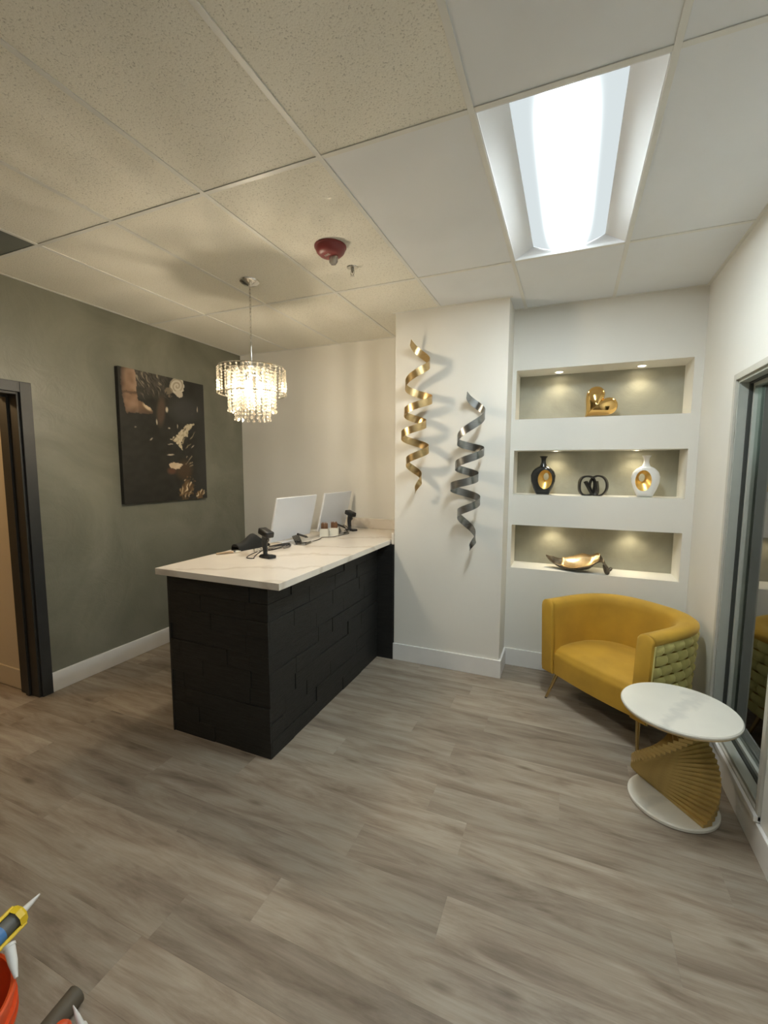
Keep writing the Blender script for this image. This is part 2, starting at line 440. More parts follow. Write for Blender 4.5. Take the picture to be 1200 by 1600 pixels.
for yy in ys[1:-1]:
    for i in range(len(xs) - 1):
        obj('grid_bar', box(xs[i] + T_HALF, yy - T_HALF, H - 0.0028, xs[i + 1] - T_HALF, yy + T_HALF, H + 0.001, 0.0008), 'tee_white', ceiling, smooth=False)
for a_ in ((XL, YR, XL + 0.02, YB), (XR - 0.02, YR, XR, YN), (XL + 0.02, YB - 0.02, XP0, YB), (XP0 - 0.02, YP - 0.02, XP1 + 0.02, YP), (XP1, YN - 0.02, XR - 0.02, YN)):
    obj('wall_angle', box(a_[0], a_[1], H - 0.002, a_[2], a_[3], H + 0.001), 'tee_white', ceiling, smooth=False)

# ---- walls
D0, D1, DZ = 0.90, 1.833, 2.155           # doorway in the left wall
bm = bmesh.new()
add_box(bm, XL - 0.2, D1 + 0.0, 0, XL, YB, H); add_box(bm, XL - 0.2, YR, 0, XL, D0, H); add_box(bm, XL - 0.2, D0, DZ, XL, D1, H)
struct('wall_left', bm, 'plaster_green', 'grey green burnished plaster wall with a canvas', 'wall', smooth=False)
struct('wall_back_left', box(XL - 0.2, YB, 0, XP0, YB + 0.1, H), 'wall_white', 'white wall behind the reception counter', 'wall', smooth=False)
struct('wall_pillar', box(XP0, YP, 0, XP1, YB + 0.1, H + 0.1, 0.003), 'wall_white', 'white pillar with two twisted metal ribbons', 'wall', smooth=False)
bm = bmesh.new()
zs = [0.0] + [z for n_ in reversed(NICHES) for z in n_] + [H + 0.1]
for k in range(0, len(zs), 2):
    add_box(bm, NX0, YN, zs[k], NX1, NYB, zs[k + 1])
add_box(bm, XP1, YN, 0, NX0, NYB, H + 0.1); add_box(bm, NX1, YN, 0, XR, NYB, H + 0.1)
nw = struct('wall_back_right', bm, 'wall_white', 'white wall with three lit display niches', 'wall', smooth=False)
for z0_, z1_ in NICHES:
    obj('niche_back', box(NX0 - 0.02, NYB, z0_ - 0.03, NX1 + 0.02, NYB + 0.03, z1_ + 0.03), 'plaster_niche', nw, smooth=False)
W0, W1, WZ0, WZ1 = 2.275, 3.0, 0.175, 2.14
bm = bmesh.new(); T = 0.14
add_box(bm, XR, W1, 0, XR + T, NYB + 0.03, H + 0.1); add_box(bm, XR, YR, 0, XR + T, W0, H + 0.1)
add_box(bm, XR, W0, 0, XR + T, W1, WZ0); add_box(bm, XR, W0, WZ1, XR + T, W1, H + 0.1)
struct('wall_right', bm, 'wall_white', 'white wall with a narrow interior window', 'wall', smooth=False)
struct('wall_rear', box(XL - 0.2, YR - 0.1, 0, XR + T, YR, H + 0.1), 'wall_white', 'plain white wall behind the viewer', 'wall', smooth=False)
# hall beyond the left doorway
bm = bmesh.new()
add_box(bm, -6.4, 1.85, 0, XL - 0.2, 1.95, 2.7); add_box(bm, -6.4, -0.6, 0, -6.3, 1.85, 2.7); add_box(bm, -6.4, -0.7, 0, XL - 0.2, -0.6, 2.7)
struct('wall_hall', bm, 'wall_beige', 'beige wall of the hall seen through the doorway', 'wall', smooth=False)
struct('ceiling_hall', box(-6.4, -0.7, 2.7, XL - 0.2, 1.95, 2.78), 'wall_white', 'plain ceiling of the hall beyond the doorway', 'ceiling', smooth=False)
struct('baseboard_hall', box(-6.3, 1.836, 0, XL - 0.205, 1.85, 0.15, 0.003), 'wall_beige', 'pale baseboard in the hall beyond the doorway', 'baseboard', smooth=False)
# room beyond the window
bm = bmesh.new()
add_box(bm, XR + T, 5.4, 0, 3.2, 5.5, 2.7); add_box(bm, 3.1, 0.4, 0, 3.2, 5.4, 2.7); add_box(bm, XR + T, 0.3, 0, 3.2, 0.4, 2.7)
add_box(bm, XR + T, 0.3, 2.7, 3.2, 5.5, 2.8); add_box(bm, XR + T, 0.3, -0.1, 3.2, 5.5, 0.0)
add_box(bm, XR + T, NYB + 0.03, 0, XR + T + 0.05, 5.4, 2.7)
struct('wall_next_room', bm, 'next_room', 'room behind the window glass, lit by an added unseen lamp', 'wall', smooth=False)

nr = thing('added_next_room_lamp', 'small ceiling lamp, added and unseen, brightening the room behind the window glass', 'ceiling light', (2.0, 2.6, 2.7))  # unseen lamp added so the window glass looks less dark
obj('base', lathe([(0.13, -0.02), (0.15, -0.015), (0.15, 0.0)], 24), 'fixture_white', nr)
obj('diffuser', lathe([(0.0, -0.06), (0.08, -0.052), (0.13, -0.02)], 24), 'fixture_white', nr)
lamp('added_next_room_light', 'POINT', (0, 0, -0.12), 26.0, (0.85, 1.0, 1.0), nr, shadow_soft_size=0.08)

# ---- baseboards
def baseboard(name, x0, y0, x1, y1, label, h=0.145):
    bm = bmesh.new(); add_box(bm, x0, y0, 0, x1, y1, h, 0.003)
    return struct(name, bm, 'trim_white', label, 'baseboard', smooth=False)
BT = 0.016
baseboard('baseboard_left', XL, 1.905, XL + BT, YB, 'white baseboard along the grey green wall')
baseboard('baseboard_back_left', XL + BT, YB - BT, XP0, YB, 'white baseboard behind the reception desk')
baseboard('baseboard_pillar', XP0 - 0.004, YP - BT, XP1 + BT, YP, 'white baseboard along the pillar front')
baseboard('baseboard_pillar_side', XP1, YP, XP1 + BT, YN, 'short white baseboard on the side of the pillar')
baseboard('baseboard_back_right', XP1 + BT, YN - BT, XR - BT, YN, 'white baseboard below the display niches')
baseboard('baseboard_right', XR - BT, YR, XR, YN, 'white baseboard below the interior window', 0.135)

# ---- doorway frame (left)
bm = bmesh.new()
CW = 0.07
add_box(bm, XL, D1, 0, XL + 0.022, D1 + CW, DZ + CW, 0.002); add_box(bm, XL, D0 - CW, 0, XL + 0.022, D0, DZ + CW, 0.002)
add_box(bm, XL, D0, DZ, XL + 0.022, D1, DZ + CW, 0.002)
door = struct('door_1', bm, 'frame_charcoal', 'charcoal frame around the open doorway', 'door frame', smooth=False)
bm = bmesh.new()
add_box(bm, XL - 0.21, D1 - 0.016, 0, XL + 0.004, D1, DZ, 0.001); add_box(bm, XL - 0.21, D0, 0, XL + 0.004, D0 + 0.016, DZ, 0.001)
add_box(bm, XL - 0.21, D0 + 0.016, DZ - 0.016, XL + 0.004, D1 - 0.016, DZ, 0.001)
obj('jamb', bm, 'frame_jamb', door, smooth=False)
bm = bmesh.new(); add_box(bm, XL - 0.13, D1 - 0.03, 0, XL - 0.09, D1 - 0.016, DZ - 0.03); add_box(bm, XL - 0.13, D0 + 0.016, DZ - 0.03, XL - 0.09, D1 - 0.016, DZ - 0.016)
obj('door_stop', bm, 'frame_jamb', door, smooth=False)

# ---- interior window (right)
def ring_frame(bm, x0, x1, y0, y1, z0, z1, wd):
    add_box(bm, x0, y1 - wd, z0, x1, y1, z1, 0.0015); add_box(bm, x0, y0, z0, x1, y0 + wd, z1, 0.0015)
    add_box(bm, x0, y0 + wd, z0, x1, y1 - wd, z0 + wd, 0.0015); add_box(bm, x0, y0 + wd, z1 - wd, x1, y1 - wd, z1, 0.0015)
bm = bmesh.new(); ring_frame(bm, XR - 0.012, XR, W0 - 0.03, W1 + 0.03, WZ0 - 0.03, WZ1 + 0.03, 0.033)
win = struct('window_1', bm, 'aluminium_taupe', 'narrow grey framed interior window beside the side table', 'window', smooth=False)
bm = bmesh.new(); ring_frame(bm, XR, XR + 0.045, W0, W1, WZ0, WZ1, 0.02); obj('window_frame', bm, 'aluminium_grey', win, smooth=False)
bm = bmesh.new(); ring_frame(bm, XR + 0.045, XR + 0.062, W0, W1, WZ0, WZ1, 0.028); obj('gasket', bm, 'gasket_dark', win, smooth=False)
bm = bmesh.new(); ring_frame(bm, XR + 0.062, XR + 0.10, W0, W1, WZ0, WZ1, 0.045); sash = obj('sash', bm, 'aluminium_grey', win, smooth=False)
obj('window_sill', box(XR - 0.026, W0 - 0.03, WZ0 - 0.035, XR + 0.01, W1 + 0.03, WZ0 - 0.008, 0.002), 'trim_white', win, smooth=False)
obj('pane', box(XR + 0.078, W0 + 0.045, WZ0 + 0.045, XR + 0.084, W1 - 0.045, WZ1 - 0.045), 'window_glass', sash, smooth=False)

# ================================================================== LIGHT FITTINGS
def troffer(cx, cy, label, lens_m='lens_glow'):
    t = thing('ceiling_light', label, 'ceiling light', (cx, cy, H))
    hw, hl, iw = TW / 2 - 0.012, GL / 2 - 0.012, 0.19
    rise = 0.055
    def panel(nm, *p):
        bm = bmesh.new(); bm.faces.new([bm.verts.new(q) for q in p])
        o = obj(nm, bm, 'fixture_white', t, smooth=False)
        sm = o.modifiers.new('thickness', 'SOLIDIFY'); sm.thickness = 0.003; sm.offset = 0
    for s in (-1, 1):
        panel('side_panel', (s * hw, -hl, 0.001), (s * hw, hl, 0.001), (s * iw, hl - 0.012, rise), (s * iw, -hl + 0.012, rise))
        panel('end_panel', (-hw, s * hl, 0.001), (hw, s * hl, 0.001), (iw, s * (hl - 0.012), rise), (-iw, s * (hl - 0.012), rise))
    L_ = hl - 0.014
    lens = grid_mesh(lambda u, v: ((2 * u - 1) * iw, (2 * v - 1) * L_, rise - 0.042 * (1 - (2 * u - 1) ** 2)), 17, 2)
    obj('lens', lens, lens_m, t)
    bm = bmesh.new()
    add_box(bm, -hw, -hl, rise + 0.012, hw, hl, rise + 0.04)
    obj('housing', bm, 'fixture_white', t, smooth=False)
    bm = bmesh.new()
    for s in (-1, 1):
        add_box(bm, s * hw - 0.004, -hl, -0.002, s * hw + 0.004, hl, 0.02); add_box(bm, -hw, s * hl - 0.004, -0.002, hw, s * hl + 0.004, 0.02)
    obj('frame', bm, 'fixture_white', t, smooth=False)
    return t
LX = (xs[5] + xs[6]) / 2
troffer(LX, (ys[4] + ys[5]) / 2, 'bright white rectangular lay-in ceiling light with curved lens')
troffer(LX, (ys[2] + ys[3]) / 2, 'second rectangular ceiling light, added and unseen behind the viewer', 'lens_glow_rear')  # unseen fitting added to light the near floor

# ---- puck lights in the niches
PX = [-0.116, 0.464]
for q, (z0_, z1_) in enumerate(NICHES):
    for s, px in enumerate(PX):
        t = thing('puck_light', '%s recessed puck light in the ceiling of the %s display niche' % (('left', 'right')[s], ('top', 'middle', 'bottom')[q]), 'recessed light', (px, 3.90, z1_), group='puck lights in the display niches')
        obj('ring', lathe([(0.026, -0.0005), (0.034, -0.004), (0.038, -0.002), (0.038, 0.0)], 24), 'fixture_white', t)
        obj('lens', lathe([(0.0, -0.0025), (0.024, -0.0025), (0.026, 0.0)], 20), 'puck_glow', t)
        lo = lamp('puck_beam', 'SPOT', (0, 0, -0.006), PUCK_W, PUCK_COL, t, spot_size=R(125), spot_blend=0.7, shadow_soft_size=0.02)

# ---- chandelier
ch = thing('chandelier', 'three tier crystal drum chandelier hanging over the reception counter', 'chandelier', (-2.03, 2.485, 2.0))
CZ = lambda z: z - 2.0
obj('canopy', lathe([(0.0, CZ(2.862)), (0.012, CZ(2.862)), (0.02, CZ(2.868)), (0.05, CZ(2.876)), (0.064, CZ(2.888)), (0.066, CZ(H - 0.001)), (0.0, CZ(H - 0.001))], 32), 'chrome', ch)
obj('cord', tube([(0, 0, CZ(2.865)), (0.004, 0.002, CZ(2.75)), (-0.002, 0, CZ(2.6)), (0, 0, CZ(2.47))], 0.0035, 6), 'crystal_sheer', ch)
for k in range(16):
    z = 2.855 - k * 0.0245
    obj('chain_link', tube([(0.006 * math.cos(a_) * (k % 2), 0.006 * math.cos(a_) * (1 - k % 2), CZ(z) + 0.014 * math.sin(a_)) for a_ in [2 * PI * q / 10 for q in range(10)]], 0.0016, 5, True), 'chrome', ch)
obj('stem', tube([(0, 0, CZ(2.475)), (0, 0, CZ(2.30))], 0.005, 10), 'chrome', ch)
obj('finial', lathe([(0, CZ(2.35)), (0.012, CZ(2.347)), (0.018, CZ(2.335)), (0.012, CZ(2.322)), (0.0, CZ(2.318))], 16), 'chrome', ch)
def hoop(r, z, rad, mat='chrome'):
    obj('hoop', tube([(r * math.cos(2 * PI * q / 48), r * math.sin(2 * PI * q / 48), CZ(z)) for q in range(48)], rad, 6, True), mat, ch)
obj('top_plate', lathe([(0.0, CZ(2.318)), (0.12, CZ(2.318)), (0.12, CZ(2.322)), (0.0, CZ(2.322))], 36), 'chrome', ch)
hoop(0.222, 2.325, 0.004); hoop(0.222, 2.155, 0.0045); hoop(0.155, 2.315, 0.003); hoop(0.115, 2.305, 0.003)
for k in range(6):
    a_ = k * PI / 3
    obj('spoke', tube([(0, 0, CZ(2.325)), (0.222 * math.cos(a_), 0.222 * math.sin(a_), CZ(2.325))], 0.0025, 6), 'chrome', ch)
def strand_mesh(zt, zb, rb, drop):
    bm = bmesh.new(); z = zt
    while z > zb + drop:
        bmesh.ops.create_icosphere(bm, subdivisions=1, radius=rb, matrix=Matrix.Translation((0, 0, CZ(z - rb))) @ Matrix.Diagonal((1, 1, 1.15, 1)))
        z -= rb * 2.5
    add_lathe(bm, [(0.0, CZ(z)), (rb * 0.5, CZ(z - drop * 0.2)), (rb * 1.25, CZ(z - drop * 0.65)), (rb * 0.8, CZ(z - drop * 0.9)), (0.0, CZ(z - drop))], 6)
    add_tube(bm, [(0, 0, CZ(zt + 0.012)), (0, 0, CZ(zb + drop))], 0.0006, 3)
    return mesh_of('crystal_strand', bm, 'crystal', False)
for r_, n_, zt, zb, rb, dr in ((0.222, 32, 2.32, 2.15, 0.0075, 0.022), (0.155, 24, 2.305, 2.035, 0.009, 0.026), (0.115, 18, 2.295, 1.975, 0.009, 0.028)):
    me = strand_mesh(zt, zb, rb, dr)
    for k in range(n_):
        a_ = 2 * PI * (k + 0.3) / n_
        obj('crystal_strand', me, None, ch, loc=(r_ * math.cos(a_), r_ * math.sin(a_), 0), rot=(0, 0, a_))
for k in range(3):
    a_ = 2 * PI * k / 3 + 0.5
    bx_, by_ = 0.05 * math.cos(a_), 0.05 * math.sin(a_)
    so = obj('socket', tube([(0, 0, CZ(2.315)), (bx_ * 0.7, by_ * 0.7, CZ(2.305)), (bx_, by_, CZ(2.285)), (bx_, by_, CZ(2.235))], [0.004, 0.004, 0.011, 0.011], 8), 'chrome', ch)
    bm = bmesh.new(); add_lathe(bm, [(0.0, CZ(2.155)), (0.008, CZ(2.158)), (0.017, CZ(2.175)), (0.019, CZ(2.19)), (0.014, CZ(2.215)), (0.009, CZ(2.236))], 12, bx_, by_)
    obj('bulb', bm, 'bulb_glow', so)

# ---- hall ceiling lamp
hl = thing('hall_ceiling_lamp', 'warm round ceiling lamp in the hall, out of sight past the doorway', 'ceiling light', (-4.6, 1.0, 2.7))
obj('base', lathe([(0.13, -0.02), (0.15, -0.015), (0.15, 0.0)], 24), 'fixture_white', hl)
obj('diffuser', lathe([(0.0, -0.06), (0.08, -0.052), (0.13, -0.02)], 24), 'hall_glow', hl)
lamp('hall_bulb', 'POINT', (0, 0, -0.12), HALL_W, (1.0, 0.66, 0.33), hl, shadow_soft_size=0.06)

# ---- fire strobe and sprinkler on the ceiling
fs = thing('fire_alarm_strobe', 'round red fire alarm strobe on the ceiling', 'fire alarm', (-1.30, 2.29, H), R(-23))
obj('base', lathe([(0.0, -0.012), (0.086, -0.012), (0.09, -0.008), (0.09, 0.0)], 36), 'alarm_red', fs)
obj('housing', lathe([(0.0, -0.052), (0.045, -0.052), (0.062, -0.047), (0.078, -0.032), (0.085, -0.014), (0.085, -0.010)], 36), 'alarm_red', fs)
obj('strobe_lens', lathe([(0.0, -0.092), (0.017, -0.089), (0.028, -0.076), (0.031, -0.05)], 16, sy=0.8, cy=0.022), 'strobe_clear', fs, smooth=False)
obj('flash_tube', tube([(-0.016, 0.022, -0.066), (0.016, 0.022, -0.066)], 0.010, 8), 'chrome', fs)
fc = bpy.data.curves.new('letters', 'FONT'); fc.body = 'FIRE'; fc.size = 0.022; fc.align_x = 'CENTER'; fc.align_y = 'CENTER'; fc.extrude = 0.0006
fo = bpy.data.objects.new('letters', fc); me = bpy.data.meshes.new_from_object(fo); bpy.data.objects.remove(fo)
me.materials.clear(); me.materials.append(MATS['letter_white'])
obj('letters', me, None, fs, loc=(0, -0.022, -0.0528), rot=(PI, 0, 0))
sp = thing('sprinkler_head', 'small chrome sprinkler head on the ceiling behind the red strobe', 'sprinkler', (-1.303, 2.57, H))
obj('escutcheon', lathe([(0.0, -0.006), (0.02, -0.008), (0.034, -0.004), (0.036, 0.0)], 24), 'chrome', sp)
obj('body', lathe([(0.0, -0.032), (0.006, -0.032), (0.008, -0.02), (0.011, -0.006)], 12), 'chrome_dark', sp)
bm = bmesh.new()
for s in (-1, 1): add_tube(bm, smooth_pts([(s * 0.009, 0, -0.018), (s * 0.014, 0, -0.032), (s * 0.003, 0, -0.05)], 4), 0.0022, 6)
obj('yoke', bm, 'chrome', sp)
obj('deflector', lathe([(0.0, -0.054), (0.014, -0.053), (0.014, -0.051), (0.0, -0.05)], 12), 'chrome', sp)

# ================================================================== CANVAS
cv = thing('canvas_print', 'dark canvas print of a face in black and gold on grey green wall', 'picture', (XL, 2.985, 1.345))
CWD, CHT, CDP = 0.908, 1.128, 0.04
obj('stretcher', box(0.001, -CWD / 2, 0, CDP - 0.001, CWD / 2, CHT, 0.003), 'frame_jamb', cv, smooth=False)
from mathutils import noise as mnoise
QUAD = ((135, 92), (1022, 262), (1070, 1440), (190, 1522))
def to_px(s, t):      # picture position (0..1 right, 0..1 down) -> sketch units the shapes below are drawn in
    a_, b_, c_, d_ = QUAD
    x = (a_[0] * (1 - s) + b_[0] * s) * (1 - t) + (d_[0] * (1 - s) + c_[0] * s) * t
    y = (a_[1] * (1 - s) + b_[1] * s) * (1 - t) + (d_[1] * (1 - s) + c_[1] * s) * t
    return x, y
def inpoly(x, y, p):
    r = False; j = len(p) - 1
    for i in range(len(p)):
        if (p[i][1] > y) != (p[j][1] > y) and x < (p[j][0] - p[i][0]) * (y - p[i][1]) / (p[j][1] - p[i][1]) + p[i][0]: r = not r
        j = i
    return r
def ell(x, y, cx, cy, rx, ry, rot=0.0):
    dx, dy = x - cx, y - cy; c_, s_ = math.cos(R(rot)), math.sin(R(rot))
    return math.hypot((dx * c_ + dy * s_) / rx, (-dx * s_ + dy * c_) / ry)
def lerp(a_, b_, k): k = max(0, min(1, k)); return tuple(p + (q - p) * k for p, q in zip(a_, b_))
SKIN = [(165, 90), (285, 110), (300, 240), (302, 340), (318, 430), (360, 450), (455, 535), (458, 566), (330, 572), (232, 552), (212, 580), (180, 400), (160, 250)]
GOLD1 = [(820, 672), (918, 655), (860, 715), (838, 745), (832, 800), (790, 800), (758, 860), (772, 942), (690, 862), (640, 835), (735, 760)]
LIP = [(618, 1090), (660, 1068), (720, 1075), (772, 1090), (735, 1135), (690, 1140), (640, 1128)]
def paint(s, t):
    x, y = to_px(s, t)
    n1 = mnoise.noise(Vector((x / 60, y / 60, 0.3))); n2 = mnoise.noise(Vector((x / 22, y / 22, 4.0)))
    sw = mnoise.noise(Vector(((x + y) / 26 + n1 * 1.5, (x - y) / 130, 9.0)))
    c = lerp((0.013, 0.0125, 0.009), (0.022, 0.02, 0.016), n1 + 0.5)
    if x > 880: c = lerp(c, (0.028, 0.027, 0.024), (x - 880) / 150)
    d = ell(x, y, 800, 520, 230, 170, 10)
    if d < 1.0: c = lerp(c, (0.040, 0.039, 0.036), (1 - d) * 1.8)
    fs_ = mnoise.noise(Vector(((x * 1.0 - y * 0.55) / 15 + n1 * 2.0, (y + x * 0.5) / 95, 5.0)))
    if y < 430 and x > 280:
        k = min(1, (430 - y) / 150) * max(0, min(1, (660 - x) / 110)) * max(0, min(1, (x - 280) / 30))
        c = lerp(c, (0.080, 0.070, 0.056), k * (0.7 + 0.6 * n1))
        if fs_ > 0.22: c = lerp(c, (0.26, 0.22, 0.16), k * (fs_ - 0.22) * 4)
        if fs_ < -0.28: c = lerp(c, (0.02, 0.018, 0.014), k)
    d = ell(x, y, 540, 540, 55, 190, 4)
    if d < 1.0: c = lerp(c, (0.085, 0.055, 0.035), (1 - d) * 2)
    d = ell(x, y, 790, 1150, 120, 130)
    if d < 1.0: c = lerp(c, (0.06, 0.035, 0.016), (1 - d) * 2)
    d = ell(x, y, 650, 1160, 60, 45)
    if d < 1.0: c = lerp(c, (0.10, 0.045, 0.024), (1 - d) * 2)
    if inpoly(x + n2 * 7, y + n1 * 10, SKIN):
        k = max(0.0, min(1.0, (x - 165) / 45)) * max(0.25, min(1.0, (600 - y) / 120)) * max(0.35, min(1, (y - 60) / 70))
        skin = lerp((0.20, 0.115, 0.066), (0.30, 0.19, 0.125), n1 + 0.5)
        if x > 318: skin = lerp((0.15, 0.085, 0.045), skin, 0.4)
        c = lerp(c, skin, 0.25 + 0.75 * k)
        if abs(y - 352 - (x - 230) * 0.05 + 8 * n2) < 15: c = lerp(c, (0.085, 0.05, 0.026), 0.75)
        if x > 262 and y < 340: c = lerp(c, (0.36, 0.25, 0.17), min(1, (x - 262) / 30) * 0.6)
        d = ell(x, y, 405, 498, 66, 28, 40)
        if d < 1: c = lerp(c, (0.62, 0.48, 0.32), (1 - d) * 1.8)
    d = ell(x, y, 712, 275, 82, 84)
    if d < 1.0 + n2 * 0.15:
        rr = math.sin(d * 15 + math.atan2(y - 275, x - 712) * 1.0)
        c = lerp((0.30, 0.25, 0.18), (0.55, 0.50, 0.40), rr * 0.6 + 0.6)
    d = ell(x, y, 735, 355, 45, 34, 30)
    if d < 1.0: c = (0.48, 0.42, 0.33)
    d = ell(x, y, 622, 340, 50, 52)
    if d < 1.0 and sw > -0.1: c = lerp(c, (0.20, 0.16, 0.11), 0.8)
    for cx, cy, rx, ry, rot in ((600, 520, 16, 34, 0), (624, 712, 14, 9, 0), (495, 650, 8, 36, -5), (440, 830, 24, 6, -45), (948, 515, 6, 36, 0), (290, 708, 14, 5, 0), (715, 690, 6, 26, 0), (640, 990, 45, 9, -5), (640, 878, 38, 5, -8), (890, 900, 30, 5, -40)):
        d = ell(x, y, cx, cy, rx, ry, rot)
        if d < 1.0: c = lerp(c, (0.52, 0.45, 0.34), (1 - d) * 2.0)
    if inpoly(x + n2 * 16, y + n1 * 12, GOLD1):
        c = lerp((0.40, 0.33, 0.20), (0.62, 0.54, 0.39), n2 + 0.6)
        if sw < -0.42: c = (0.10, 0.075, 0.04)
    elif ell(x, y, 840, 800, 75, 140, 25) < 1 and sw > 0.34: c = lerp(c, (0.42, 0.34, 0.2), (sw - 0.34) * 6)
    if inpoly(x + n2 * 12, y + n2 * 10, LIP): c = lerp((0.50, 0.37, 0.24), (0.62, 0.50, 0.36), n1 + 0.5)
    for cx, cy, rx, ry, rot in ((825, 1345, 80, 130, 14), (985, 1405, 66, 44, -35)):
        d = ell(x, y, cx, cy, rx, ry, rot) + 0.45 * n2 + 0.3 * n1
        if d < 1.0:
            k = mnoise.noise(Vector(((x * 0.9 + y * 0.45) / 15 + n1 * 2, (y - x) / 95, 2.0)))
            g_ = lerp((0.05, 0.03, 0.012), (0.27, 0.155, 0.06), k + 0.5)
            if k > 0.2: g_ = lerp(g_, (0.68, 0.55, 0.36), (k - 0.2) * 4)
            c = lerp(c, g_, (1 - d) * 4)
    if ell(x, y, 850, 1090, 45, 130) < 1 and sw > 0.4: c = lerp(c, (0.36, 0.29, 0.18), 0.8)
    return c
NU, NV = 150, 186
verts = [(0, (i / (NU - 1) - 0.5) * CWD, (1 - j / (NV - 1)) * CHT) for j in range(NV) for i in range(NU)]
faces = [(j * NU + i, (j + 1) * NU + i, (j + 1) * NU + i + 1, j * NU + i + 1) for j in range(NV - 1) for i in range(NU - 1)]
me = bpy.data.meshes.new('printed_face'); me.from_pydata(verts, [], faces)
ca = me.color_attributes.new('print', 'FLOAT_COLOR', 'POINT'); flat = []
for j in range(NV):
    for i in range(NU): flat += [*paint(i / (NU - 1), j / (NV - 1)), 1.0]
ca.data.foreach_set('color', flat); me.materials.append(MATS['canvas_print'])
obj('printed_face', me, None, cv, loc=(CDP, 0, 0), label='black, grey and gold print of a painted face with a rose')

# ================================================================== RECEPTION DESK
DX0, DX1, DY0, DY1 = -2.234, -1.497, 1.911, 3.42
dk = thing('reception_desk', 'black plank clad reception desk under the marble counter', 'desk', (DX0, DY0, 0))
ox, oy = DX0, DY0
obj('carcass', box(0.0, 0.016, 0.0, DX1 - DX0 - 0.016, YB - 0.005 - oy, 1.004), 'frame_jamb', dk, smooth=False)
obj('end_return', box(DX1 - ox - 0.016, DY1 - oy, 0.0, XP0 - 0.004 - ox, DY1 - oy + 0.03, 1.0), 'cladding_black', dk, smooth=False)
rnd = random.Random(11)
ROWS = 10; RH = 1.004 / ROWS
def clad(L_, place):
    for r_ in range(ROWS):
        a_ = 0.0; first = True
        while a_ < L_ - 1e-4:
            ln = rnd.uniform(0.16, 0.46)
            if first: ln *= rnd.uniform(0.4, 1.0); first = False
            if L_ - a_ - ln < 0.1: ln = L_ - a_
            place(a_, a_ + ln, r_ * RH, (r_ + 1) * RH, rnd.uniform(0.009, 0.0165)); a_ += ln
G = 0.0007
clad(DY1 - DY0 - 0.016, lambda a_, b_, z0_, z1_, d: obj('plank', box(0, -(b_ - a_) / 2 + G, -RH / 2 + G, d, (b_ - a_) / 2 - G, RH / 2 - G, 0.0016), 'cladding_black', dk, loc=(DX1 - ox - 0.016, 0.016 + (a_ + b_) / 2, (z0_ + z1_) / 2), smooth=False))
clad(DX1 - DX0, lambda a_, b_, z0_, z1_, d: obj('plank', box(-(b_ - a_) / 2 + G, -d, -RH / 2 + G, (b_ - a_) / 2 - G, 0, RH / 2 - G, 0.0016), 'cladding_black', dk, loc=((a_ + b_) / 2, 0.016, (z0_ + z1_) / 2), smooth=False))
obj('edge_trim', box(-0.012, 0.0, 0.0, 0.0, 0.03, 1.004, 0.001), 'frame_jamb', dk, smooth=False)

CX0, CX1, CY0 = -2.303, -1.392, 1.878
ct = thing('countertop', 'white veined marble countertop on the black desk', 'countertop', (CX0, CY0, ZC - 0.04))
obj('slab', box(0, 0, 0, CX1 - CX0, YB - 0.004 - CY0, 0.04, 0.003), 'counter_marble', ct, smooth=False)
bs = tag(obj('backsplash', box(CX0, YB - 0.022, ZC + 0.0005, XP0 - 0.03, YB - 0.002, ZC + 0.10, 0.002), 'counter_marble', smooth=False), 'low marble backsplash along the back wall behind the monitors', 'backsplash')
ss = tag(obj('backsplash', box(XP0 - 0.028, YP + 0.002, ZC - 0.04, XP0 - 0.004, YB - 0.024, ZC + 0.06, 0.002), 'counter_marble', smooth=False), 'narrow marble side splash between the counter and the white pillar', 'backsplash')

# ---- monitors (seen from behind, leaning back)
def monitor(y0_, y1_, label):
    yc = (y0_ + y1_) / 2; hw = (y1_ - y0_) / 2
    t = thing('monitor', label, 'monitor', (-2.12, yc, ZC), group='monitors on the reception counter')
    tilt = math.atan2(0.08, 0.345)
    M_ = Matrix.Translation((0.02, 0, 0.03)) @ Matrix.Rotation(tilt, 4, 'Y')
    bm = bmesh.new(); add_box(bm, -0.018, -hw, 0, 0.0, hw, 0.355, 0.004, M_); bc = obj('back_cover', bm, 'monitor_white', t, smooth=False)
    bm = bmesh.new(); add_box(bm, -0.0195, -hw + 0.008, 0.02, -0.018, hw - 0.008, 0.347, 0, M_); obj('screen', bm, 'monitor_screen', bc, smooth=False)
    bm = bmesh.new(); add_box(bm, -0.17, -0.10, 0, 0.0, 0.10, 0.008, 0.003); obj('stand_base', bm, 'monitor_white', t, smooth=False)
    bm = bmesh.new(); add_tube(bm, [(-0.06, 0, 0.006), (-0.05, 0, 0.07), (0.012, 0, 0.16)], 0.014, 8); obj('stand_neck', bm, 'monitor_white', t)
    return t
monitor(2.735, 3.295, 'white backed monitor nearer the black scanner at the front of the counter')
monitor(3.435, 3.955, 'white backed monitor nearer the back wall, behind the pencil cups')

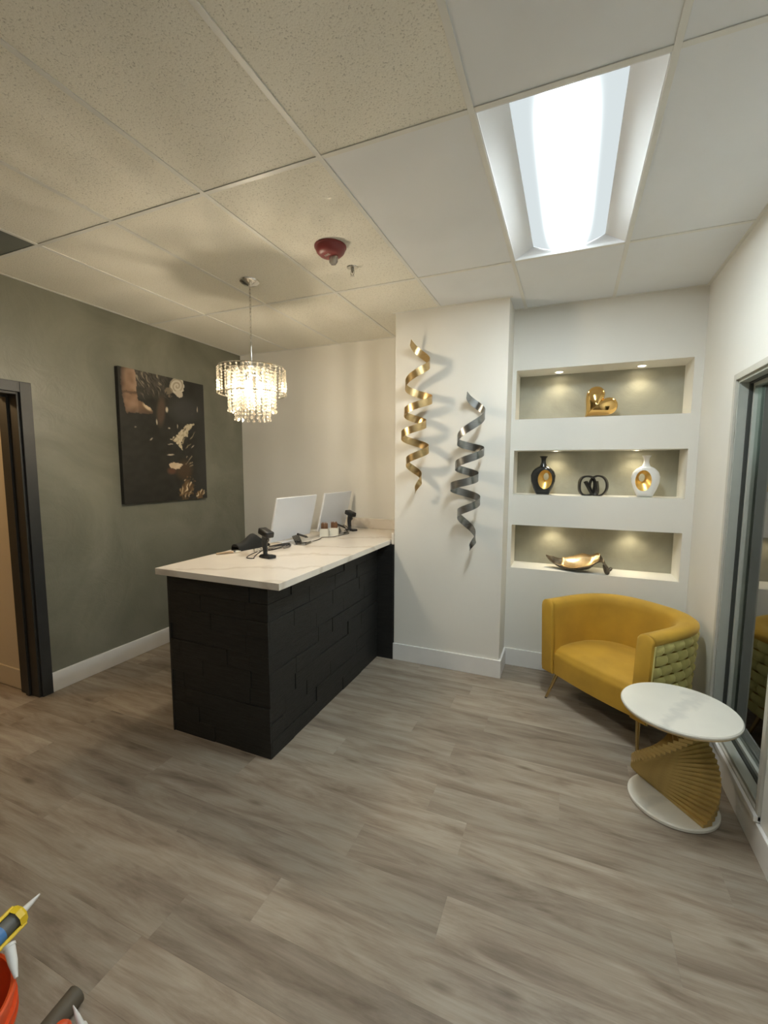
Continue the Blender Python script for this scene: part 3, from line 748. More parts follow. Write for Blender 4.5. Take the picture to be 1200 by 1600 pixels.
# ---- barcode scanners on stands
def scanner(x, y, rz, label, s=1.0):
    t = thing('barcode_scanner', label, 'scanner', (x, y, ZC), rz, 'barcode scanners on the counter'); t.scale = (s, s, s)
    bm = bmesh.new(); add_lathe(bm, [(0.0, 0.0), (0.055, 0.0), (0.055, 0.006), (0.045, 0.014), (0.02, 0.02), (0.0, 0.021)], 20, sx=1.0, sy=0.72)
    obj('stand_base', bm, 'plastic_black', t)
    bm = bmesh.new(); add_box(bm, 0.03, -0.03, 0.0, 0.085, 0.03, 0.02, 0.005); obj('stand_foot', bm, 'plastic_black', t, smooth=False)
    obj('stand_neck', tube(smooth_pts([(0.0, 0, 0.015), (-0.008, 0, 0.05), (-0.012, 0, 0.09)], 4), 0.015, 8), 'plastic_dark', t)
    bm = bmesh.new()
    pts = smooth_pts([(0.004, 0, 0.035), (-0.006, 0, 0.07), (-0.006, 0, 0.11), (0.008, 0, 0.15)], 5)
    add_tube(bm, pts, [0.014 + 0.010 * (i / (len(pts) - 1)) for i in range(len(pts))], 10)
    obj('handle', bm, 'plastic_black', t)
    bm = bmesh.new(); M_ = Matrix.Translation((0.012, 0, 0.168)) @ Matrix.Rotation(R(14), 4, 'Y')
    add_box(bm, -0.055, -0.032, -0.022, 0.055, 0.032, 0.022, 0.010, M_); hd = obj('head', bm, 'plastic_black', t, ang=60)
    bm = bmesh.new(); add_box(bm, 0.0545, -0.024, -0.013, 0.0575, 0.024, 0.013, 0.001, M_); obj('scan_window', bm, 'monitor_screen', hd, smooth=False)
    bm = bmesh.new(); add_tube(bm, smooth_pts([(0.034, 0, 0.14), (0.04, 0, 0.12), (0.024, 0, 0.105)], 4), 0.005, 6); obj('trigger', bm, 'plastic_dark', t)
    return t
scanner(-1.90, 2.42, R(-20), 'black barcode scanner on a stand at the front of the counter', 1.0)
scanner(-1.965, 3.80, R(-25), 'black barcode scanner on a stand near the back wall', 1.0)

# ---- black soft pouch behind the front scanner
def pouch(u, v):
    a_ = u * 0.30; h = 0.050 + 0.062 * math.exp(-((u - 0.52) / 0.22) ** 2) - 0.03 * max(0, u - 0.8) / 0.2
    th = PI * v
    return (0.045 * math.cos(th) * (1 - 0.3 * u), a_, h * math.sin(th) ** 0.6 + 0.001)
bm = grid_mesh(pouch, 16, 13); bmesh.ops.holes_fill(bm, edges=[e_ for e_ in bm.edges if e_.is_boundary])
pc = tag(obj('arched_pouch', bm, 'cloth_black', None, loc=(-2.235, 2.50, ZC), rot=(0, 0, R(-12))), 'black arched soft pouch on the counter behind the front scanner', 'pouch')
# ---- wooden brush handle
bh = thing('wooden_brush', 'small light wood brush lying at the counter edge beside the black pouch', 'brush', (-2.21, 2.41, ZC), R(62))
obj('handle', tube([(-0.09, 0, 0.009), (-0.03, 0, 0.0095), (0.03, 0, 0.009)], [0.006, 0.0088, 0.007], 8), 'light_wood', bh)
obj('ferrule', tube([(0.03, 0, 0.009), (0.048, 0, 0.009)], 0.0075, 8), 'chrome', bh)
obj('bristles', tube([(0.048, 0, 0.009), (0.085, 0, 0.008)], [0.0075, 0.003], 8), 'box_white', bh)
tr = tag(obj('tape_roll', lathe([(0.018, 0), (0.03, 0), (0.03, 0.02), (0.018, 0.02), (0.018, 0)], 24, cap=False), 'acrylic', None, loc=(-2.08, 2.56, ZC)), 'small clear tape roll lying behind the front scanner', 'tape')
# ---- acrylic holders with a black pen each
def holder(x, y, rz, label, plabel):
    t = thing('acrylic_holder', label, 'card holder', (x, y, ZC), rz, 'clear acrylic holders on the counter')
    bm = bmesh.new(); add_box(bm, -0.05, -0.07, 0.0, 0.05, 0.07, 0.003, 0.0008); obj('foot', bm, 'acrylic', t, smooth=False)
    M_ = Matrix.Translation((-0.03, 0, 0.003)) @ Matrix.Rotation(R(-28), 4, 'Y')
    bm = bmesh.new(); add_box(bm, -0.0015, -0.07, 0, 0.0015, 0.07, 0.075, 0.0005, M_); obj('upright', bm, 'acrylic', t, smooth=False)
    bm = bmesh.new(); add_box(bm, 0.047, -0.07, 0.003, 0.05, 0.07, 0.022, 0.0005); obj('lip', bm, 'acrylic', t, smooth=False)
    p = thing('counter_pen', plabel, 'pen', (x, y, ZC + 0.055), rz, 'black pens resting on the acrylic holders')
    obj('barrel', tube([(0.0, -0.10, 0.038), (0.0, 0.045, -0.004)], 0.0085, 8), 'plastic_black', p)
    obj('grip', tube([(0.0, 0.045, -0.004), (0.0, 0.085, -0.016)], [0.010, 0.004], 8), 'plastic_dark', p)
holder(-1.955, 2.97, R(8), 'clear acrylic card holder in front of the nearer monitor', 'black pen propped on the holder by the nearer monitor')
holder(-1.955, 3.62, R(5), 'clear acrylic card holder in front of the farther monitor', 'black pen propped on the holder by the farther monitor')
# ---- white cups of brown cosmetic pencils
for cx, cy, lab in ((-2.005, 3.385, 'left white square cup of brown pencils, nearer the front'), (-1.955, 3.475, 'right white square cup of brown pencils, nearer the wall')):
    t = thing('pencil_cup', lab, 'cup', (cx, cy, ZC), R(20), 'white cups of pencils')
    bm = bmesh.new(); q = 0.036
    for x0_, y0_, x1_, y1_ in ((-q, -q, q, -q + 0.003), (-q, q - 0.003, q, q), (-q, -q + 0.003, -q + 0.003, q - 0.003), (q - 0.003, -q + 0.003, q, q - 0.003)):
        add_box(bm, x0_, y0_, 0.003, x1_, y1_, 0.07)
    obj('sides', bm, 'box_white', t, smooth=False); obj('base', box(-q, -q, 0, q, q, 0.003), 'box_white', t, smooth=False)
    me = None
    for i in range(3):
        for j in range(3):
            if me is None:
                bm = bmesh.new(); add_lathe(bm, [(0.006, 0.0), (0.006, 0.095), (0.0055, 0.1), (0.0015, 0.112), (0.0, 0.114)], 6); me = mesh_of('cosmetic_pencil', bm, 'pencil_brown', False)
            o = obj('cosmetic_pencil', me, None, None, loc=(cx + (i - 1) * 0.019 + rnd.uniform(-.003, .003), cy + (j - 1) * 0.019 + rnd.uniform(-.003, .003), ZC + 0.004 + rnd.uniform(0, 0.012)))
            tag(o, 'thin brown pencil standing in the %s white cup' % lab.split()[0], 'pencil', 'brown pencils in the %s white cup' % lab.split()[0])
# ---- cables
def cable(name, pts, rad, label, mat='plastic_black'):
    return tag(obj(name, tube(smooth_pts(pts, 6), rad, 6), mat), label, 'cable')
z = ZC + 0.0045
pts = []
for k in range(26):
    a_ = k * 0.9
    pts.append((-1.995 + 0.04 * math.cos(a_) + 0.01 * math.sin(k * 1.7), 2.70 + 0.13 * math.sin(a_) + 0.004 * math.cos(k * 2.3), z + 0.002 + 0.0008 * k))
cable('cable_bundle', pts, 0.0024, 'bundle of dark looped cable beside the front scanner')
cable('scanner_cable', [(-1.955, 2.405, z + 0.03), (-1.99, 2.37, z + 0.012), (-1.985, 2.33, z), (-1.93, 2.33, z), (-1.95, 2.36, z), (-2.0, 2.45, z), (-2.09, 2.66, z)], 0.003, 'thin black cable curling behind the front scanner')
cable('long_cable', [(-1.98, 2.96, z), (-1.94, 3.10, z), (-1.95, 3.22, z), (-1.97, 3.30, z), (-1.90, 3.36, z), (-1.89, 3.41, z), (-1.88, 3.50, z), (-1.87, 3.60, z), (-1.93, 3.66, z), (-1.93, 3.70, z)], 0.003, 'thin dark cable running in front of the pencil cups')
cable('rear_cable', [(-1.99, 3.73, z), (-1.95, 3.70, z + 0.02), (-1.96, 3.66, z + 0.045), (-1.98, 3.70, z + 0.06), (-1.97, 3.76, z + 0.03), (-1.93, 3.72, z)], 0.003, 'looped black cable beside the rear scanner')

# ================================================================== WALL RIBBONS
def px_wall(cx, cy, plane):     # a measured picture point brought onto the wall-parallel plane y = plane
    u, v = 600 + cx * 200 / 727.0, 460 + cy * 440 / 1600.0
    d = _f2 + _r3 * ((u - 600) / F_PX) - _u3 * ((v - 800) / F_PX)
    s = plane / d.y
    return s * d.x, CAM_Z + s * d.z
def ribbon(name, turns, mat, label, phase, plane):
    P2 = [px_wall(u - 600 if False else u, v, plane) for u, v in turns]
    xm = sum(p[0] for p in P2) / len(P2); zm = min(p[1] for p in P2)
    pts = []; nrm = []; per = 14
    for i in range(len(P2) - 1):
        (xa, za), (xb, zb) = P2[i], P2[i + 1]
        half = abs(xb - xa) / 2
        for k in range(per + (1 if i == len(P2) - 2 else 0)):
            t = k / per
            e_ = (1 - math.cos(PI * t)) / 2
            left = xb < xa
            front = -1 if left else 1           # strokes running down to the left pass in front
            nrm.append(Vector((-(xb - xa) / 2 * math.cos(PI * t), front * max(half, 0.03) * math.sin(PI * t), 0.0)).normalized())
            pts.append((xa + (xb - xa) * e_ - xm, front * min(half, 0.085) * math.sin(PI * t), za + (zb - za) * t - zm))
    n = len(pts)
    # light smoothing of the path
    sm = []
    for i in range(n):
        a_, b_ = max(0, i - 1), min(n - 1, i + 1)
        sm.append(tuple((pts[a_][q] + 2 * pts[i][q] + pts[b_][q]) / 4 for q in range(3)))
    t = thing(name, label, 'wall decor', (xm, plane, zm), group='twisted metal ribbons on the pillar')
    def wd(i):
        a_, b_ = Vector(sm[max(0, i - 1)]), Vector(sm[min(n - 1, i + 1)])
        d = (b_ - a_).normalized().cross(nrm[i])
        d = d if d.z > 0 else -d
        return d * 0.75 + Vector((0, 0, 0.35))
    def ww(i):
        k = i / (n - 1)
        return 0.056 * min(1.0, 0.5 + 4.0 * (1 - k))
    bm = band(sm, wd, ww, 0.0025)
    obj('strip', bm, mat, t, ang=40)
    # two short standoff pegs hold it off the pillar
    for zf in (0.78, 0.25):
        i = min(range(n), key=lambda q: abs(sm[q][2] - zf * sm[0][2]) - 2.0 * sm[q][1])
        obj('standoff', tube([(sm[i][0], sm[i][1], sm[i][2]), (sm[i][0], YP - plane, sm[i][2])], 0.004, 8), mat, t)
ribbon('gold_wall_ribbon', [(150, 268), (258, 400), (124, 530), (272, 600), (117, 680), (238, 738), (101, 810), (253, 882), (128, 960), (211, 1050), (178, 1125)], 'ribbon_gold', 'shiny gold metal ribbon twisted into a spiral on the white pillar', 0, YP - 0.10)
ribbon('silver_wall_ribbon', [(470, 567), (573, 685), (417, 838), (568, 893), (405, 980), (536, 1040), (378, 1098), (546, 1173), (417, 1250), (518, 1385), (487, 1448)], 'ribbon_silver', 'dark silver metal ribbon twisted into a spiral on the white pillar', 0, YP - 0.10)

# ================================================================== NICHE ORNAMENTS
# gold heart, leaning on its side
NZ1, NZ2, NZ3 = NICHES[0][0], NICHES[1][0], NICHES[2][0]
def heart(u, v):
    t = 2 * PI * u
    hx, hy = 16 * math.sin(t) ** 3 / 16.0, (13 * math.cos(t) - 5 * math.cos(2 * t) - 2 * math.cos(3 * t) - math.cos(4 * t) + 2.5) / 16.0
    k = math.sin(PI * v); d = -math.cos(PI * v)
    a_ = R(-44); x, z = hx * k * 0.128, hy * k * 0.134
    return (x * math.cos(a_) - z * math.sin(a_), d * 0.055 * (1 - 0.0 * k), max(x * math.sin(a_) + z * math.cos(a_) + 0.094, 0.0))
bm = grid_mesh(heart, 64, 17, True); bmesh.ops.remove_doubles(bm, verts=bm.verts, dist=0.0004)
tag(obj('heart_sculpture', bm, 'gold_mirror', None, loc=(0.165, 3.84, NZ1), ang=60), 'glossy gold heart tilted on its side in the top niche', 'sculpture')

def vase(name, x, mat, label, side):
    t = thing(name, label, 'vase', (x, 3.85, NZ2), group='vases with gold hollows in the middle niche')
    Hh, D = 0.235, 0.042
    hc = (side * 0.018, 0.125)                         # hollow centre
    def outline(th):
        # egg outline, widest above the middle, flat foot
        prof = [(0.0, 0.050), (0.02, 0.060), (0.06, 0.078), (0.11, 0.094), (0.155, 0.0965), (0.19, 0.085), (0.215, 0.062), (0.235, 0.028)]
        dx, dz = math.cos(th), math.sin(th); lo_, hi_ = 0.0, 0.4
        for _ in range(26):
            mid = (lo_ + hi_) / 2; px_, pz_ = hc[0] + dx * mid, hc[1] + dz * mid
            inside = 0 <= pz_ <= Hh
            if inside:
                for (za, ra), (zb, rb) in zip(prof, prof[1:]):
                    if za <= pz_ <= zb:
                        inside = abs(px_) <= ra + (rb - ra) * (pz_ - za) / (zb - za); break
            if inside: lo_ = mid
            else: hi_ = mid
        return lo_
    NT = 72
    OUT = [outline(2 * PI * i / NT) for i in range(NT)]
    def G_(th): return (0.054 * math.cos(th), 0.078 * math.sin(th))
    def H_(th): return (0.020 * math.cos(th) + side * 0.006, 0.030 * math.sin(th) + 0.022)
    def body(u, v):
        i = int(round(u * NT)) % NT; th = 2 * PI * i / NT
        k = 2 * v - 1                                   # -1 back hollow edge .. 0 silhouette .. 1 front hollow edge
        g = G_(th); o_ = (OUT[i] * math.cos(th), OUT[i] * math.sin(th))
        gl = math.hypot(*g); 
        if gl > OUT[i] * 0.94: g = (o_[0] * 0.94, o_[1] * 0.94)
        e_ = 1 - abs(k); e2 = math.sin(e_ * PI / 2)
        dep = D * math.sqrt(max(0, 1 - e2 ** 2.2)) if e_ < 1 else 0
        return (hc[0] + g[0] + (o_[0] - g[0]) * e2, (-1 if k > 0 else 1) * dep, hc[1] + g[1] + (o_[1] - g[1]) * e2)
    bm = grid_mesh(body, NT, 21, True)
    prof = [(0.034, 0.222), (0.026, 0.240), (0.019, 0.258), (0.0175, 0.275), (0.021, 0.295), (0.030, 0.310), (0.033, 0.314), (0.030, 0.3145), (0.018, 0.296), (0.012, 0.27)]
    add_lathe(bm, prof, 28, sy=0.85)
    obj('body', bm, mat, t, ang=60)
    def bowl(u, v):
        i = int(round(u * NT)) % NT; th = 2 * PI * i / NT; k = 2 * v - 1
        g = G_(th); gl = math.hypot(*g)
        if gl > OUT[i] * 0.94: g = (OUT[i] * math.cos(th) * 0.94, OUT[i] * math.sin(th) * 0.94)
        h = H_(th); e_ = 1 - abs(k)
        dep = D * (1 - 0.78 * e_ ** 0.8) - (D * 0.22 * max(0, (e_ - 0.8) / 0.2))
        return (hc[0] + g[0] + (h[0] - g[0]) * min(1, e_ ** 0.9), (-1 if k > 0 else 1) * max(dep, 0.0), hc[1] + g[1] + (h[1] - g[1]) * min(1, e_ ** 0.9))
    bm = grid_mesh(bowl, NT, 17, True)
    obj('gold_hollow', bm, 'gold_leaf', t, ang=60, label='gold hollow with a hole through the vase')
vase('black_vase', -0.205, 'vase_black', 'black vase with a gold hollow in the middle niche', 1)
vase('white_vase', 0.527, 'vase_white', 'white vase with a gold hollow in the middle niche', -1)
# looped iron band knot
kn = thing('loop_sculpture', 'dark iron sculpture of looped bands between the two vases', 'sculpture', (0.172, 3.85, NZ2))
def loop(cx, cz, rx, rz, yaw, pw=2.6):
    pts = []
    for k in range(40):
        a_ = 2 * PI * k / 40; c_, s_ = math.cos(a_), math.sin(a_)
        x = rx * abs(c_) ** (2 / pw) * (1 if c_ > 0 else -1); zz = rz * abs(s_) ** (2 / pw) * (1 if s_ > 0 else -1)
        pts.append((cx + x * math.cos(yaw), x * math.sin(yaw), cz + zz))
    return pts
obj('band_loop', band(loop(-0.045, 0.078, 0.060, 0.075, R(20)), (-math.sin(R(20)), math.cos(R(20)), 0), 0.034, 0.013, True), 'iron_dark', kn, ang=50)
obj('band_loop', band(loop(0.036, 0.080, 0.066, 0.077, R(-24), 2.1), (math.sin(R(24)), math.cos(R(24)), 0), 0.032, 0.012, True), 'iron_dark', kn, ang=50)
obj('band_fold', band(smooth_pts([(-0.058, -0.01, 0.112), (-0.04, -0.012, 0.08), (-0.005, -0.01, 0.02), (0.02, -0.005, 0.012), (0.03, 0.0, 0.04), (0.02, 0.005, 0.115)], 6), (0.45, 0.9, 0), 0.036, 0.018), 'iron_dark', kn, ang=50)

# long leaf shaped bowl
lf = thing('leaf_bowl', 'twisted leaf shaped bowl, gold inside and dark bronze outside, in the bottom niche', 'bowl', (0.075, 3.83, NZ3), R(-9))
SP = [(-0.235, 0, 0.098), (-0.20, 0, 0.062), (-0.15, 0, 0.026), (-0.06, 0, 0.010), (0.03, 0, 0.012), (0.10, 0, 0.030), (0.155, 0, 0.080), (0.195, -0.01, 0.088), (0.215, -0.02, 0.05), (0.225, -0.03, 0.006)]
SPN = smooth_pts(SP, 6); WD = [0.008, 0.03, 0.05, 0.085, 0.105, 0.095, 0.072, 0.046, 0.042, 0.03]
def leaf(off):
    def fn(u, v):
        i = min(int(u * (len(SPN) - 1)), len(SPN) - 2); fr = u * (len(SPN) - 1) - i
        p = SPN[i].lerp(SPN[i + 1], fr)
        q = u * (len(WD) - 1); j = min(int(q), len(WD) - 2); wdt = WD[j] + (WD[j + 1] - WD[j]) * (q - j)
        s = 2 * v - 1
        lift = (abs(s) ** 2) * wdt * (0.95 if s > 0 else 0.22) + 0.006 * math.sin(u * 23 + s * 4) * abs(s)
        if u > 0.62: lift *= max(0.0, 1 - (u - 0.62) * 4.0)
        return (p.x, p.y + s * wdt * (1 - off * 9), max(p.z + lift, 0.001) + off)
    return fn
for nm, off, mat in (('outer_shell', 0.0, 'bronze_dark'), ('inner_lining', 0.0085, 'gold_bowl')):
    bm = grid_mesh(leaf(off), 46, 13)
    if nm == 'inner_lining':
        bmesh.ops.delete(bm, geom=[f for f in bm.faces if not (-0.125 < f.calc_center_median().x < 0.16)], context='FACES')
    o = obj(nm, bm, mat, lf, ang=70); s_ = o.modifiers.new('thickness', 'SOLIDIFY'); s_.thickness = 0.003; s_.offset = 0
bm = tube(smooth_pts([(0.205, -0.015, 0.075), (0.225, -0.03, 0.035), (0.232, -0.05, 0.010)], 5), [0.012 + 0.010 * math.sin(k / 10 * 3) for k in range(11)], 8)
obj('curled_tip', bm, 'bronze_dark', lf)
obj('curled_tip', tube(smooth_pts([(0.222, -0.035, 0.022), (0.245, -0.03, 0.038), (0.258, -0.02, 0.058)], 4), [0.008, 0.010, 0.011, 0.012, 0.013, 0.013, 0.012, 0.010, 0.006], 8), 'bronze_dark', lf)

# ================================================================== ARMCHAIR
TH = math.atan2(-0.6756, 0.7366)
chair = thing('tub_armchair', 'mustard yellow velvet tub armchair with woven outside and gold legs', 'armchair', (0.166, 3.0255, 0), TH)
def u_path(hw, yf, yb, n=44, p=2.7):
    """plan curve of the tub from left arm front round the back to right arm front"""
    pts = []; ys_ = yf + (yb - yf) * 0.30
    na = 8
    for k in range(na): pts.append((-hw, yf + (ys_ - yf) * k / na))
    for k in range(n + 1):
        a_ = PI - PI * k / n; c_, s_ = math.cos(a_), math.sin(a_)
        pts.append((hw * abs(c_) ** (2 / p) * (1 if c_ > 0 else -1), ys_ + (yb - ys_) * abs(s_) ** (2 / p)))
    for k in range(na - 1, -1, -1): pts.append((hw, yf + (ys_ - yf) * k / na))
    # resample evenly
    out = []; L_ = [0.0]
    for a_, b_ in zip(pts, pts[1:]): L_.append(L_[-1] + math.dist(a_, b_))
    M_ = 60
    for k in range(M_ + 1):
        d = L_[-1] * k / M_; i = max(0, min(len(L_) - 2, next((q for q in range(len(L_) - 1) if L_[q + 1] >= d - 1e-9), len(L_) - 2)))
        f_ = (d - L_[i]) / max(1e-9, L_[i + 1] - L_[i]); out.append((pts[i][0] + (pts[i + 1][0] - pts[i][0]) * f_, pts[i][1] + (pts[i + 1][1] - pts[i][1]) * f_))
    return out, L_[-1]
ZB, ZT, TK = 0.205, 0.725, 0.10
OUTER, OLEN = u_path(0.415, 0.0, 0.66)
INNER, _ = u_path(0.415 - TK, 0.0, 0.66 - TK - 0.02)
# cross-section (0 = outer face, 1 = inner face) and height; outside leans out slightly to the top
def shell_pt(k, s, z, lean=True):
    o_, i_ = OUTER[k], INNER[k]
    x, y_ = o_[0] + (i_[0] - o_[0]) * s, o_[1] + (i_[1] - o_[1]) * s
    f_ = (z - ZT) / (ZT - ZB)
    sc = 1 + 0.055 * f_
    return (x * sc, y_ * (1 + 0.05 * f_), z)
SEC = [(0.16, ZB), (0.16, ZT - 0.058), (0.0, ZT - 0.05), (-0.03, ZT - 0.036), (0.0, ZT - 0.018), (0.18, ZT - 0.003), (0.5, ZT + 0.004), (0.82, ZT - 0.004), (0.97, ZT - 0.025), (1.0, ZT - 0.06), (1.0, 0.36), (1.0, ZB)]
bm = bmesh.new(); rings = [[bm.verts.new(shell_pt(k, s, z)) for s, z in SEC] for k in range(61)]
for a_, b_ in zip(rings, rings[1:]):
    for q in range(len(SEC) - 1): bm.faces.new((a_[q], b_[q], b_[q + 1], a_[q + 1]))
    bm.faces.new((a_[-1], b_[-1], b_[0], a_[0]))
obj('tub_shell', bm, 'velvet_mustard', chair, ang=50)
# padded arm fronts, slightly bulging
for k, s_ in ((0, -1), (60, 1)):
    bm = bmesh.new(); A_ = [Vector(shell_pt(k, s, z)) for s, z in [(-0.02, ZB)] + [(-0.03, ZT - 0.10)] + SEC[3:]]
    c0 = sum(A_, Vector()) / len(A_)
    v0 = [bm.verts.new(p + Vector((0, 0.012, 0))) for p in A_]; v1 = [bm.verts.new(p + Vector((0, -0.006, 0))) for p in A_]
    v2 = [bm.verts.new(c0 + (p - c0) * 0.9 + Vector((0, -0.016, 0))) for p in A_]
    for ra, rb in ((v0, v1), (v1, v2)):
        for q in range(len(A_)): bm.faces.new((ra[q], ra[(q + 1) % len(A_)], rb[(q + 1) % len(A_)], rb[q]))
    bm.faces.new(v2); bm.faces.new(list(reversed(v0)))
    obj('arm_front', bm, 'velvet_mustard', chair, ang=50)
# piping down the outer edge of each arm front
for k in (0, 60):
    obj('piping', tube([Vector(shell_pt(k, -0.04, ZB + (ZT - 0.05 - ZB) * q / 6)) + Vector((0, 0.004, 0)) for q in range(7)], 0.006, 6), 'velvet_woven', chair)
# basket weave outside: staggered padded tabs, each its own piece
NR = 7; z_lo, z_hi = ZB + 0.008, ZT - 0.05
rh = (z_hi - z_lo) / NR; NCOL = 19
def out_at(d, z, push):
    d = max(0.0, min(1.0, d)); q = d * 60; k = min(int(q), 59); f_ = q - k
    a_, b_ = Vector(shell_pt(k, 0.15, z)), Vector(shell_pt(k + 1, 0.15, z))
    p = a_.lerp(b_, f_); t_ = (b_ - a_).normalized(); n_ = Vector((-t_.y, t_.x, 0))
    return p + n_ * push
for r_ in range(NR):
    offs = 0.5 if r_ % 2 else 0.0
    for c_ in range(-1, NCOL + 1):
        d0, d1 = (c_ + offs) / NCOL, (c_ + offs + 1) / NCOL
        d0, d1 = max(d0, 0.012), min(d1, 0.988)
        if d1 - d0 < 0.015: continue
        zc0, zc1 = z_lo + r_ * rh, z_lo + (r_ + 1) * rh
        bm = bmesh.new(); V = []
        for i in range(6):
            col = []
            for j in range(4):
                u, v = i / 5, j / 3
                # each tab is proud at its left end and tucks under its neighbour at the right
                bul = 0.004 + 0.024 * (math.sin(PI * min(1, u * 0.8 + 0.16)) ** 0.7) * (math.sin(PI * (0.14 + 0.72 * v)) ** 0.5)
                if i in (0, 5): bul *= 0.2
                elif j in (0, 3): bul *= 0.7
                col.append(bm.verts.new(out_at(d0 + (d1 - d0) * (0.01 + 0.98 * u), zc0 + (zc1 - zc0) * (0.03 + 0.94 * v), bul)))
            V.append(col)
        for i in range(5):
            for j in range(3): bm.faces.new((V[i][j], V[i + 1][j], V[i + 1][j + 1], V[i][j + 1]))
        bd = bmesh.ops.extrude_edge_only(bm, edges=[e_ for e_ in bm.edges if e_.is_boundary])
        for v_ in [g for g in bd['geom'] if isinstance(g, bmesh.types.BMVert)]:
            pass
        obj('woven_tab', bm, 'velvet_woven', chair, ang=60)
# seat: thick cushion with rounded front that drops to the base
def seat(u, v):
    x = (2 * u - 1)
    k = 0.5 + 0.5 * x
    # v: 0 under front, up the apron, over the rounded edge, back to the inside of the shell
    prof = [(0.05, ZB - 0.006), (0.012, ZB + 0.0), (0.008, 0.29), (0.010, 0.345), (0.03, 0.385), (0.075, 0.408), (0.16, 0.418), (0.3, 0.418), (0.42, 0.408), (0.56, 0.39)]
    q = v * (len(prof) - 1); i = min(int(q), len(prof) - 2); f_ = q - i
    y_ = prof[i][0] + (prof[i + 1][0] - prof[i][0]) * f_; z_ = prof[i][1] + (prof[i + 1][1] - prof[i][1]) * f_
    hw = 0.318
    if y_ > 0.2: hw *= max(0.0, 1 - ((y_ - 0.2) / 0.40) ** 3.2) ** 0.5 if y_ < 0.6 else 0
    edge = abs(x) ** 6
    z2 = z_ - 0.020 * edge * (1 if z_ > 0.36 else 0)
    bulge = -0.018 * (1 - x * x) * (1 if y_ < 0.1 else 0)
    return (x * hw * (0.965 if z_ < 0.3 else 1.0), y_ + bulge, z2)
bm = grid_mesh(seat, 25, 37)
obj('seat_cushion', bm, 'velvet_mustard', chair, ang=70)
bm = bmesh.new(); pl = [shell_pt(k, 0.6, ZB) for k in range(3, 58, 3)]
va = [bm.verts.new((p[0], p[1], ZB + 0.002)) for p in pl]; vb = [bm.verts.new((p[0], p[1], ZB + 0.03)) for p in pl]
bm.faces.new(va); bm.faces.new(vb)
for q in range(len(va)): bm.faces.new((va[q], va[(q + 1) % len(va)], vb[(q + 1) % len(va)], vb[q]))
obj('base_panel', bm, 'cloth_black', chair, smooth=False)
for fx, fy, tx, ty in ((-0.353, 0.0, -0.305, 0.06), (0.353, 0.0, 0.305, 0.06), (-0.27, 0.53, -0.235, 0.47), (0.27, 0.53, 0.235, 0.47)):
    obj('leg', tube([(fx, fy, 0.004), (fx + (tx - fx) * 0.5, fy + (ty - fy) * 0.5, 0.105), (tx, ty, ZB + 0.006)], [0.0085, 0.011, 0.015], 12), 'gold_leg', chair)
    obj('foot_cap', lathe([(0.0095, 0.0), (0.0095, 0.006), (0.007, 0.008)], 12, cx=fx, cy=fy), 'plastic_dark', chair)

# ================================================================== SIDE TABLE
tb = thing('side_table', 'round white marble side table with a gold spiral base', 'side table', (0.537, 2.44, 0))
def disc(r, z0_, z1_, e_=0.005): return lathe([(0, z0_), (r - e_, z0_), (r, z0_ + e_), (r, z1_ - e_), (r - e_, z1_), (0, z1_)], 64)
obj('tabletop', disc(0.25, 0.486, 0.503), 'table_marble', tb, ang=30)
obj('top_plate', disc(0.243, 0.478, 0.4855, 0.001), 'brass_edge', tb, ang=30)
obj('base_disc', disc(0.195, 0.0, 0.022), 'table_marble', tb, ang=30)
NS = 26; z0_, z1_ = 0.0225, 0.4775; hS = (z1_ - z0_) / NS
sl = mesh_of('slat', box(-0.185, -0.027, 0.0, 0.185, 0.027, hS - 0.0006, 0.0012), 'gold_slat', False)
for k in range(NS):
    zz = z0_ + k * hS
    obj('slat', sl, None, tb, loc=(0, 0, zz), rot=(0, 0, R(310 + 350 * (zz - 0.03))))

# ================================================================== TOOLS AT THE LOWER LEFT
bk = thing('orange_bucket', 'orange plastic bucket at the left edge of the floor', 'bucket', (-1.318, 0.42, 0))
obj('shell', lathe([(0.0, 0.0), (0.125, 0.0), (0.130, 0.006), (0.146, 0.33), (0.146, 0.365), (0.1435, 0.365), (0.1435, 0.33), (0.126, 0.01), (0.0, 0.008)], 48), 'bucket_orange', bk)
for zz in (0.29, 0.315): obj('rib', lathe([(0.1455, zz), (0.154, zz), (0.154, zz + 0.006), (0.1455, zz + 0.006), (0.1455, zz)], 48, cap=False), 'bucket_orange', bk)
obj('rim', lathe([(0.1430, 0.362), (0.1435, 0.369), (0.149, 0.371), (0.153, 0.367), (0.153, 0.355), (0.1465, 0.355)], 48, cap=False), 'bucket_orange', bk)
obj('bail', tube(smooth_pts([(0.0, 0.156, 0.325), (-0.06, 0.15, 0.30), (-0.14, 0.12, 0.24), (-0.185, 0.0, 0.20), (-0.14, -0.12, 0.24), (-0.06, -0.15, 0.30), (0.0, -0.156, 0.325)], 5), 0.0022, 6), 'chrome', bk)
